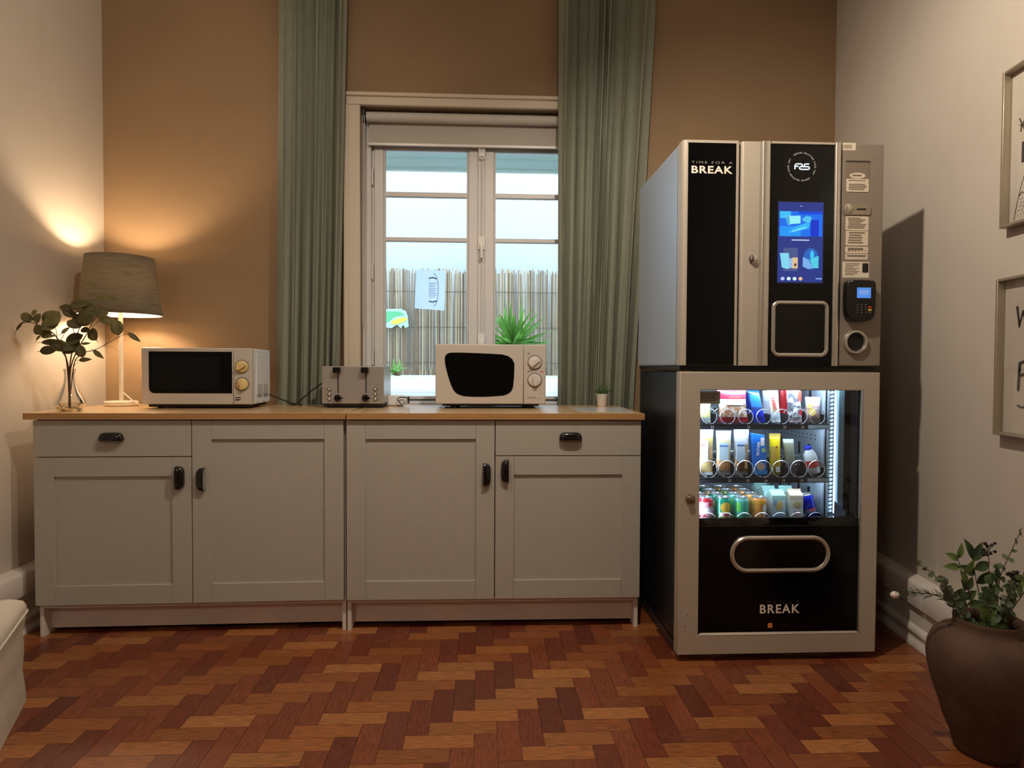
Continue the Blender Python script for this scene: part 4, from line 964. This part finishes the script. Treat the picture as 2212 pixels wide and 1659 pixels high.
org=can('orange can with a white flower shape, fourth on the bottom tray',*gp(3),[(0,(235,140,60)),(.25,(220,140,50)),(.6,(228,160,70)),(.85,(240,160,80))],patches=[('white_patch',.1,.75,.050,.096,(232,235,225),'o'),('green_patch',.0,.85,.030,.046,(90,140,70),'r'),('yellow_patch',-.3,.4,.096,.108,(245,190,40),'r')])
def carton(label,x,y,z,bands,lab,group=G3):
    t=thing('drink_carton',label,'carton',(x,y,z),0,group); w,d,h=.027,.024,.128; m=MB()
    zs=[0]+[b_[0]*h for b_ in bands[1:]]+[h]
    for j,b_ in enumerate(bands):
        m.cm=j; m.add([(-w,-d,zs[j]),(w,-d,zs[j]),(w,d,zs[j]),(-w,d,zs[j]),(-w,-d,zs[j+1]),(w,-d,zs[j+1]),(w,d,zs[j+1]),(-w,d,zs[j+1])],[(0,1,5,4),(1,2,6,5),(2,3,7,6),(3,0,4,7)])
    m.cm=0; m.quad((-w,-d,0),(-w,d,0),(w,d,0),(w,-d,0))
    m.cm=len(bands)-1; m.add([(-w,-d,h),(w,-d,h),(w,d,h),(-w,d,h),(-w,0,h+.016),(w,0,h+.016)],[(0,1,5,4),(2,3,4,5),(0,4,3),(1,2,5)])
    build(m,'carton_body',[mat('carton '+'_'.join(map(str,b_[1])),b_[1],.4,**(b_[2] if len(b_)>2 else {})) for b_ in bands],t,world=False,smooth=False)
    build(MB().box(-w,w,-.001,.001,h+.0155,h+.022),'top_fold',mat('carton '+'_'.join(map(str,bands[-1][1])),bands[-1][1],.4),t,world=False,smooth=False)
    for (nm,x0,x1,z0,z1,col,shape) in lab: patch(t,nm,x0,x1,z0,z1,-d-.0002,col,shape)
    return t
c1_=carton('pale blue drink carton with a yellow fruit picture on the bottom tray',*gp(4),[(0,(205,215,225)),(.3,(205,228,240)),(.85,(170,215,205))],[('fruit_picture',-.012,.016,.070,.108,(225,200,120),'o'),('fruit_picture',-.022,-.004,.088,.112,(140,180,200),'o'),('grey_patch',-.02,.02,.044,.058,(165,190,225),'r')])
c2_=carton('cream topped white drink carton with pink lettering on the bottom tray',*gp(5),[(0,(205,205,205)),(.2,(232,236,236)),(.6,(226,224,208)),(.86,(200,182,158))],[('cream_patch',-.012,.016,.082,.106,(214,190,140),'o'),('pink_patch',-.012,.012,.052,.066,(225,170,175),'r')])
t=can('slim blue energy drink can leaning in the right lane of the bottom tray',gp(6)[0]+.009,gp(6)[1],gp(6)[2]+.0065,[(0,(60,110,170)),(.28,(20,40,140)),(.42,(120,130,190)),(.55,(20,40,200)),(.85,(30,50,210))],r=.0250,h=.128,patches=[('red_patch',-.5,.9,.060,.074,(215,100,110),'o'),('white_patch',-.1,.3,.008,.036,(220,235,245),'r')])
t.rotation_euler=(0,math.radians(-15),0)
behind=((0,1,'r',None),)
kinds={0:('red','green'),1:('green','lime'),2:('lime','orange'),3:('orange','amber')}
names_=['first','second','third']
lanes_=['leftmost lane','second lane','third lane','fourth lane']
alt={}
alt[0]=can('dark green can behind the pinkish red one in the leftmost lane',*gp(0,2),[(0,(20,110,90)),(.8,(18,120,100))])
dup(alt[0],gp(0,3),'dark green can at the back of the leftmost lane')
dup(red,gp(0,1),'pinkish red can directly behind the front one in the leftmost lane')
dup(grn,gp(1,1),'green can directly behind the orange-slice can in the second lane')
alt[1]=can('brown and green can third in the second lane of the bottom tray',*gp(1,2),[(0,(150,120,70)),(.7,(190,150,100))])
dup(alt[0],gp(1,3),'dark green can at the back of the second lane')
dup(teal,gp(2,1),'teal can directly behind the front teal can in the third lane')
alt[2]=can('leaf green can third in the third lane of the bottom tray',*gp(2,2),[(0,(80,130,50)),(.8,(120,160,70))])
alt[3]=can('olive can at the back of the third lane on the bottom tray',*gp(2,3),[(0,(150,120,40)),(.8,(176,140,60))])
dup(org,gp(3,1),'orange can directly behind the flower can in the fourth lane')
dup(org,gp(3,2),'orange can third in the fourth lane of the bottom tray')
dup(org,gp(3,3),'orange can at the back of the fourth lane on the bottom tray')
dup(c1_,gp(4,1),'pale blue carton directly behind the fruit carton on the bottom tray')
dup(c1_,gp(4,2),'pale blue carton third in its lane on the bottom tray')
dup(c1_,gp(5,1),'pale blue carton behind the cream topped carton on the bottom tray')
# ================================================================ VASE AND BRANCHES (left worktop)
vc=at(151,884,2.82); vx,vy=vc.x,2.82
t=thing('glass_vase','small clear bulb-shaped glass vase with a little water on the left worktop','vase',(vx,vy,TOP))
vg=glass('vase glass',(.97,.97,.95),1.6)
k=MB().lathe((vx,vy,TOP),[(.034,.0005),(.046,.006),(.056,.022),(.058,.035),(.052,.052),(.038,.078),(.026,.104),(.020,.128),(.0185,.148),(.021,.168),(.0235,.176)],40,caps=False)
build(k,'vase_body',vg,t,angle=180)
k=MB().lathe((vx,vy,TOP),[(.0005,.001),(.034,.001),(.030,.004),(.0005,.005)],32,caps=False); build(k,'vase_base',vg,t)
wm=glass('water',(.98,.90,.74),1.2)
build(MB().lathe((vx,vy,TOP),[(.0005,.006),(.040,.0065),(.052,.018),(.0565,.034),(.0005,.0335)],36,caps=False),'water',wm,t,angle=50)
stem_m=mat('brown stem',(92,66,42),.7); leaf_m=mat('eucalyptus leaf',(120,112,66),.55,var=.3,vscale=14,transl=.15)
leaf_d=mat('dark olive leaf',(94,88,52),.55,var=.3,vscale=14,transl=.12)
def zpx(zx,zy,Y): return at(zx/4.879, 560+zy/4.879, Y)
q=random.Random(12)
def branch(label,stems,leaves,Y,group='eucalyptus branches in the glass vase',m=leaf_m):
    t=thing('eucalyptus_branch',label,'branch',(vx,vy,TOP+.01),0,group)
    st=MB()
    for pts,r in stems:
        P=[zpx(a,b_,vy+(Y-vy)*min(1,max(0,(1150-b_)/300))) for a,b_ in pts]
        # smooth
        Q=[]; 
        for i in range(len(P)-1):
            for s in range(4):
                u=s/4; p0=P[max(i-1,0)];p1=P[i];p2=P[i+1];p3=P[min(i+2,len(P)-1)]
                Q.append(.5*((2*p1)+(-p0+p2)*u+(2*p0-5*p1+4*p2-p3)*u*u+(-p0+3*p1-3*p2+p3)*u**3))
        Q.append(P[-1]); st.tube(Q,[r*(1-.6*i/len(Q)) for i in range(len(Q))],7)
    build(st,'stem',stem_m,t)
    lf=MB()
    for (cx_,cy_,L,W,ang) in leaves:
        yy=Y+q.uniform(-.035,.035); c=zpx(cx_,cy_,yy); L=1.12*L/4.879*yy/FPX; W=1.12*W/4.879*yy/FPX
        a=math.radians(ang); d=Vector((math.cos(a),q.uniform(-.25,.25),math.sin(a))).normalized()
        n=Vector((q.uniform(-.35,.35),-1,q.uniform(.0,.5)))
        leaf(lf,c-d*L/2,d,n,L,W,'round' if W>L*.5 else 'lance',q.uniform(.05,.25),q.uniform(.05,.18),7)
        p=c-d*L/2; lf.tube([p,p-d*.012],[.0009,.0007],5)
    build(lf,'leaves',m,t,angle=180,solid=.0006)
branch('eucalyptus branch with big round leaves leaning left toward the wall',[([(728,1560),(722,1150),(640,900),(560,780),(450,720),(355,672),(270,665),(205,690),(170,750)],.0030),([(600,840),(590,740),(540,700)],.0015),([(640,860),(690,760),(720,720)],.0013)],
  [(282,612,135,85,158),(360,560,62,42,60),(402,625,100,95,70),(538,622,170,185,60),(522,690,150,110,35),(402,742,110,95,140),(470,768,150,85,-30),(205,700,110,28,58),(405,822,70,24,60),(500,808,130,46,8),(690,748,95,40,45)],2.745)
branch('upright eucalyptus branch in the middle, clustered in front of the lamp shade',[([(738,1575),(735,1150),(770,930),(800,820),(850,700),(900,560)],.0030),([(800,830),(760,700),(740,640)],.0016),([(845,720),(950,610)],.0015)],
  [(690,512,150,72,170),(835,478,200,95,10),(935,497,170,100,-14),(742,574,150,75,-24),(892,622,175,150,20),(775,680,150,95,150),(830,655,160,110,30),(770,838,160,130,40),(895,745,110,60,170),(800,900,120,95,80),(1000,560,120,70,20)],2.80,m=leaf_d)
branch('eucalyptus branch rising right over the lamp shade',[([(742,1570),(745,1150),(850,900),(920,780),(970,680),(1010,590),(1050,490)],.0028),([(970,720),(1060,650),(1170,715)],.0013),([(960,690),(1040,590),(1110,560)],.0013)],
  [(1005,295,120,30,-28),(1082,412,140,66,8),(1192,416,105,48,-14),(1065,572,120,85,10),(1130,640,170,80,-10),(1236,720,150,112,100),(985,792,130,112,120)],2.84)
branch('thin eucalyptus branch arching right past the lamp pole',[([(732,1560),(775,1130),(830,1020),(880,980),(980,962),(1085,915),(1180,860),(1290,800),(1360,795)],.0024),([(1100,905),(1160,840),(1210,780)],.0010),([(1090,915),(1180,925),(1260,970)],.0009),([(1160,870),(1130,780)],.0009),([(770,1130),(830,1080)],.0012)],
  [(1415,822,140,48,-38),(1035,1002,130,46,-36),(895,1058,135,44,4),(905,888,80,28,10)],2.83)
branch('short low eucalyptus branch drooping left above the vase neck',[([(735,1560),(705,1100),(665,990),(610,930),(560,880)],.0026)],
  [(560,872,200,62,4),(640,915,220,110,-15),(500,958,140,85,10),(715,935,150,110,-20),(850,970,120,90,100)],2.79,m=leaf_d)

# ================================================================ FLOOR POT WITH FOLIAGE (right)
pc=(1.468,1.80)
clay=mat('brown clay',(80,56,42),.8,var=.28,vscale=9,bump=.35,bscale=60)
t=thing('clay_pot','large brown clay urn standing on the floor by the right wall','pot',(pc[0],pc[1],0))
prof_p=[(.070,0),(.078,.002),(.084,.02),(.090,.045),(.108,.088),(.122,.137),(.138,.185),(.149,.232),(.153,.266),(.150,.298),(.140,.325),(.120,.345),(.098,.353),(.089,.358),(.087,.376),(.088,.386),(.086,.390),(.080,.386),(.078,.36),(.10,.34),(.14,.30),(.10,.08),(.0005,.06)]
build(MB().lathe((pc[0],pc[1],0),prof_p,56,caps=False),'urn',clay,t,angle=60)
G=[mat('deep green leaf',(70,92,56),.5,var=.3,vscale=20,transl=.15),mat('fresh green leaf',(112,140,74),.5,var=.25,vscale=20,transl=.2),mat('grey green leaf',(96,108,84),.6,var=.25,vscale=20,transl=.15),mat('dark twig',(56,44,32),.7),mat('black berry',(24,20,24),.3),mat('cotton white',(226,214,204),.8)]
q=random.Random(31)
def spray(name,label,pts,Y1,leaffn,sm=3,lm=0,r=.002,group='cut stems in the clay urn',extra=None):
    P=[Vector((pc[0]+.02*q.uniform(-1,1),pc[1]+.02*q.uniform(-1,1),.30))]+[at(x,y,pc[1]+(Y1-pc[1])*(i+1)/len(pts)) for i,(x,y) in enumerate(pts)]
    Q=[]
    for i in range(len(P)-1):
        for s in range(6):
            u=s/6; p0=P[max(i-1,0)];p1=P[i];p2=P[i+1];p3=P[min(i+2,len(P)-1)]
            Q.append(.5*((2*p1)+(-p0+p2)*u+(2*p0-5*p1+4*p2-p3)*u*u+(-p0+3*p1-3*p2+p3)*u**3))
    Q.append(P[-1])
    t=thing(name,label,'stem',tuple(P[0]),0,group)
    st=MB().tube(Q,[r*(1-.55*i/len(Q)) for i in range(len(Q))],6); lf=MB(); leaffn(Q,lf,st)
    build(st,'stem',G[sm],t); 
    if lf.v: build(lf,'leaves',G[lm],t,angle=180)
    if extra: extra(Q,t)
def needles(Q,lf,st):
    n=len(Q)
    for i in range(8,n-1):
        for k in range(8):
            p=Q[i].lerp(Q[i+1],q.random()); d=(Q[i+1]-Q[i]).normalized(); o=Vector((q.uniform(-1,1),q.uniform(-1,1),q.uniform(-1,1))); o=(o-d*o.dot(d)).normalized()
            leaf(lf,p,(d*.8+o),o,q.uniform(.018,.030),.0034,'blade',.05,.2,3)
def rounds(sz,step=1,a0=5,W=.85):
    def fn(Q,lf,st):
        for i in range(a0,len(Q)-1,step):
            d=(Q[i+1]-Q[i]).normalized()
            for sgn in (1,-1):
                o=Vector((q.uniform(-.6,.6),-.5,q.uniform(-.6,.6))); o=(o-d*o.dot(d)).normalized(); s=d.cross(o)*sgn
                L=sz*q.uniform(.75,1.1)*(1-.45*i/len(Q)); leaf(lf,Q[i],(s+d*.35),o,L,L*W,'round',.15,.12,5)
    return fn
def big(sz,idx,W=.42):
    def fn(Q,lf,st):
        for f_,ang in idx:
            i=min(len(Q)-2,int(f_*len(Q))); d=Vector((math.cos(math.radians(ang)),q.uniform(-.4,.1),math.sin(math.radians(ang)))).normalized()
            leaf(lf,Q[i],d,(q.uniform(-.3,.3),-1,.3),sz*q.uniform(.85,1.1),sz*W,'lance',.12,.15,8); st.tube([Q[i],Q[i]+d*.012],.0012,5)
    return fn
def tip(m,r,sc=(1,1,1)):
    def ex(Q,t): build(MB().sphere(Q[-1],r,14,10,sc),'bud',G[m],t,angle=180)
    return ex
def berries(n,spread,r=.0052):
    def ex(Q,t):
        sm_=MB(); bm_=MB()
        for i in range(n):
            p=Q[-1]+Vector((q.uniform(-1,1)*spread,q.uniform(-.6,.6)*spread,q.uniform(-.5,.9)*spread)); sm_.tube([Q[-3],(Q[-1]+p)/2,p],.0008,5); bm_.sphere(p,r*q.uniform(.8,1.1),10,7)
        build(sm_,'twigs',G[3],t); build(bm_,'berries',G[4],t,angle=180)
    return ex
none=lambda Q,lf,st:None
spray('rosemary_sprig','needle-leaved stem reaching left with a white bud at its tip',[(2070,1330),(2040,1292),(1985,1281),(1933,1285)],1.86,needles,lm=0,extra=tip(5,.0105,(1.25,1,1)))
spray('eucalyptus_sprig','thin dark stem with small round leaves reaching up left in front of the machine shadow',[(2080,1325),(2050,1280),(2015,1240),(1975,1212)],1.88,rounds(.024,2,6),lm=2)
spray('eucalyptus_sprig','thicker grey-green stem lying low left above the urn rim',[(2085,1335),(2060,1300),(2040,1262),(2034,1252)],1.83,rounds(.026,1,4),lm=2)
spray('leafy_sprig','fresh green stem with pointed leaves standing tallest at the left',[(2105,1320),(2088,1260),(2075,1225),(2068,1205)],1.86,big(.052,[(.98,75),(.9,150),(.72,175),(.6,60),(.5,120)]),lm=1)
spray('leafy_sprig','green stem with broad leaves behind the berry twig',[(2125,1320),(2110,1260),(2104,1225),(2100,1205)],1.93,big(.062,[(.95,110),(.85,60),(.7,20),(.6,150),(.5,45)],.5),lm=0)
spray('berry_twig','upright twig with a cluster of black berries at its top',[(2140,1320),(2136,1250),(2136,1205),(2133,1190)],1.90,none,extra=berries(12,.026))
spray('eucalyptus_sprig','stem with paired round leaves curving up to the right frame edge',[(2155,1325),(2160,1250),(2185,1190),(2208,1140)],1.95,rounds(.026,2,8),lm=2)
spray('leafy_sprig','low green stem with wide leaves bending over the front of the urn rim',[(2120,1335),(2128,1335),(2135,1348),(2138,1357)],1.80,big(.055,[(.97,-80),(.9,-30),(.75,200),(.6,120),(.8,60)],.62),lm=1)
spray('eucalyptus_sprig','dense bunch of small round leaves in the middle of the urn',[(2135,1325),(2140,1275),(2150,1245),(2156,1228)],1.86,rounds(.034,1,4),lm=0)
spray('eucalyptus_sprig','small round-leaved stem right behind the urn rim',[(2170,1325),(2180,1290),(2190,1262),(2200,1238)],1.93,rounds(.032,1,4),lm=0)
spray('berry_twig','dark berry twig on the right of the bunch',[(2165,1320),(2178,1285),(2190,1262),(2198,1255)],1.82,rounds(.022,2,6),lm=2,extra=berries(16,.030))
spray('leafy_sprig','green leafy stem leaning right out of the urn',[(2180,1325),(2205,1290),(2225,1260),(2240,1235)],1.88,big(.065,[(.95,40),(.85,90),(.7,150),(.6,10),(.5,120),(.78,-20)],.5),lm=1)
spray('leafy_sprig','bushy green stem filling the left of the urn mouth',[(2095,1335),(2090,1310),(2080,1290),(2085,1270)],1.84,big(.044,[(.95,120),(.9,60),(.8,170),(.7,30),(.6,100),(.5,150),(.55,10)],.6),lm=0)

# ================================================================ FRAMED PRINTS (right wall)
wd=Vector((.1143,1,0)).normalized(); wn=Vector((-wd.y,wd.x,0))   # along the wall / out of the wall
w0=w0_=Vector((rx(2.134),2.134,0))
def Wp(u,v,o): return w0-wd*u+wn*o+Vector((0,0,v))
def wall_uv(px,py,off):
    d=fw+IX*((px-CX)/FPX)+JY*((py-CY)/FPX); e=Vector((0,0,EYE)); tt=((w0+wn*off-e).dot(wn))/d.dot(wn); p=e+d*tt
    return (w0-p).dot(wd), p.z
def wbox(m,u0,u1,v0,v1,o0,o1):
    m.add([Wp(u,v,o) for o in (o0,o1) for u,v in ((u0,v0),(u1,v0),(u1,v1),(u0,v1))],[(0,3,2,1),(4,5,6,7),(0,1,5,4),(1,2,6,5),(2,3,7,6),(3,0,4,7)])
frame_m=mat('champagne frame',(176,164,142),.35,metal=.5); paper_m=mat('print paper',(226,216,200),.7); ink=mat('print black',(22,20,20),.6)
def wframe(label,ptop,pbot,W):
    global w0
    w0=w0_
    u_a,v1=wall_uv(*ptop,.034); u_b,v0=wall_uv(*pbot,.034); w0=w0_-wd*((u_a+u_b)/2)
    t=thing('picture_frame',label,'picture',tuple(Wp(W/2,(v0+v1)/2,.0)))
    m=MB(); b_=.010; o1=.034
    wbox(m,0,b_,v0,v1,.001,o1); wbox(m,W-b_,W,v0,v1,.001,o1); wbox(m,b_,W-b_,v1-b_,v1,.001,o1); wbox(m,b_,W-b_,v0,v0+b_,.001,o1)
    build(m,'frame',frame_m,t,bevel=.002)
    m=MB(); wbox(m,b_+.0005,W-b_-.0005,v0+b_+.0005,v1-b_-.0005,.003,.008); p=build(m,'print',paper_m,t,smooth=False)
    m=MB(); wbox(m,b_+.0005,W-b_-.0005,v0+b_+.0005,v1-b_-.0005,.024,.026); build(m,'picture_glass',glass('picture glass',(1,1,1),.25),t,smooth=False)
    return p,t
def wstroke(m,pts,r):
    P=[Wp(*wall_uv(x,y,.0085),.0086) for x,y in pts]; m.tube(P,r,6)
p,t=wframe('silver framed black and white print, the upper of two on the right wall',(2165,158.5),(2157.5,495),.42)
m=MB(); wstroke(m,[(2203,256),(2208,268),(2205,285)],.0022); wstroke(m,[(2204,270),(2214,268),(2226,262)],.0022); wstroke(m,[(2209,268),(2216,252)],.0018); wstroke(m,[(2209,270),(2217,288)],.0018)
u0,va=wall_uv(2206.5,352,.0085); u1,vb=wall_uv(2222,300,.0085); wbox(m,u0,u1+.05,va,vb,.0081,.0088)
wstroke(m,[(2190,476),(2197,440),(2204,408),(2211,384),(2219,362)],.0011); wstroke(m,[(2201,424),(2208,414),(2214,418),(2222,404)],.0016)
for x,y in ((2203,430),(2208,428),(2205,438),(2211,436),(2203,446),(2209,444),(2200,455),(2207,453),(2212,448),(2198,466),(2205,463),(2211,459)): wstroke(m,[(x,y),(x+1,y)],.0014)
build(m,'drawing',ink,p)
p,t=wframe('silver framed hand-lettered print, the lower of two on the right wall',(2149,604),(2145,938),.42)
m=MB(); wstroke(m,[(2198,662),(2203,706),(2211,672),(2218,704),(2226,655)],.0042); wstroke(m,[(2204,782),(2200,843)],.0048); wstroke(m,[(2203,785),(2214,780),(2226,778)],.0042); wstroke(m,[(2203,812),(2212,808),(2222,806)],.0042); wstroke(m,[(2198,875),(2205,880),(2214,879),(2226,872)],.0024)
build(m,'lettering',ink,p)

# ================================================================ OTTOMAN (left edge)
oc=Vector((-1.492,2.205,0)); d1=Vector((.385,-.923,0)); d2=Vector((-.923,-.385,0)); S1,S2=.40,.335
rz=math.atan2(d1.y,d1.x)
mid=oc+d1*S1/2+d2*S2/2
OZ=.012
t=thing('storage_ottoman','pale fabric storage cube with a padded piped lid at the left edge','ottoman',(mid.x,mid.y,0),rz)
fab=mat('ottoman fabric',(196,186,170),.9,var=.05,vscale=12,bump=.2,bscale=260)
m=MB(); n=10
def obody(z,k=0):
    ins=.006*math.sin(z/.29*PI)+k; P=rrect(0,0,S1-2*ins,S2-2*ins,.02,4)
    return [Vector((a+.003*math.sin(7*z*10+i*.8),b_+.003*math.sin(5*z*10+i),z)) for i,(a,b_) in enumerate(P)]
m.rings([obody(.001+.288*i/n) for i in range(n+1)]); build(m,'skirt',fab,t,world=False,angle=60)
m=MB(); R=[]
for (ins,z) in ((.004,.290),(-.002,.296),(-.006,.306),(-.006,.322),(.0,.338),(.02,.350),(.06,.360),(.11,.366),(.15,.368)):
    R.append([Vector((a,b_,z)) for a,b_ in rrect(0,0,S1-2*ins,S2-2*ins,max(.012,.034-ins*.1),6)])
m.rings(R); lid=build(m,'lid',fab,t,world=False,angle=60)
build(MB().tube([(a,b_,.306) for a,b_ in rrect(0,0,S1+.015,S2+.015,.036,8)],.0035,8,closed=True),'piping',mat('ottoman piping',(206,198,184),.8),lid,world=False)

# ================================================================ CAMERA AND LIGHT
cd=bpy.data.cameras.new('camera'); co=bpy.data.objects.new('camera',cd); COL.objects.link(co)
cd.sensor_fit='HORIZONTAL'; cd.sensor_width=36; cd.lens=36*FPX/2212; cd.clip_start=.05
M=Matrix.Identity(4)
for i,v in enumerate((IX,-JY,-fw)):
    for r_ in range(3): M[r_][i]=v[r_]
M.translation=(0,0,EYE); co.matrix_world=M; SC.camera=co
def spot(name,loc,tgt,W,col,size,blend=.6,rad=.03):
    l=bpy.data.lights.new(name,'SPOT'); l.energy=W; l.color=col; l.spot_size=math.radians(size); l.spot_blend=blend; l.shadow_soft_size=rad
    o=bpy.data.objects.new(name,l); COL.objects.link(o); o.location=loc
    o.rotation_euler=(Vector(tgt)-Vector(loc)).to_track_quat('-Z','Y').to_euler(); return o
WARM=(1,.87,.72)
spot('ceiling_spot_left',(-.52,1.76,2.72),(-1.45,2.42,1.42),P_L1,WARM,178,.8)
spot('ceiling_spot_right',(.37,1.684,2.70),(1.15,2.0,.5),P_L2,WARM,168,.6)
l=bpy.data.lights.new('ceiling_glow_right','POINT'); l.energy=P_L3; l.color=WARM; l.shadow_soft_size=.03
o=bpy.data.objects.new('ceiling_glow_right',l); COL.objects.link(o); o.location=(.37,1.684,2.70)
l=bpy.data.lights.new('added_fill_behind','AREA'); l.energy=P_L4; l.color=WARM; l.size=.5; l.shape='DISK'  # added soft fill from behind the camera, lifts the ambient light
o=bpy.data.objects.new('added_fill_behind',l); COL.objects.link(o); o.location=(-1.55,-1.6,2.95); o.rotation_euler=(math.radians(28),0,math.radians(-25))
w=bpy.data.worlds.new('sky'); SC.world=w; w.use_nodes=True
bg=w.node_tree.nodes['Background']; bg.inputs['Color'].default_value=(.77,.89,1,1); bg.inputs['Strength'].default_value=W_SKY
SC.view_settings.view_transform='Standard'; SC.view_settings.look='None'; SC.view_settings.gamma=1; SC.view_settings.exposure=EXPO
SC.cycles.max_bounces=8; SC.cycles.diffuse_bounces=4; SC.cycles.glossy_bounces=4; SC.cycles.transmission_bounces=6; SC.cycles.transparent_max_bounces=12
SC.cycles.caustics_reflective=False; SC.cycles.caustics_refractive=False; SC.cycles.sample_clamp_indirect=6
SC.cycles.use_denoising=True
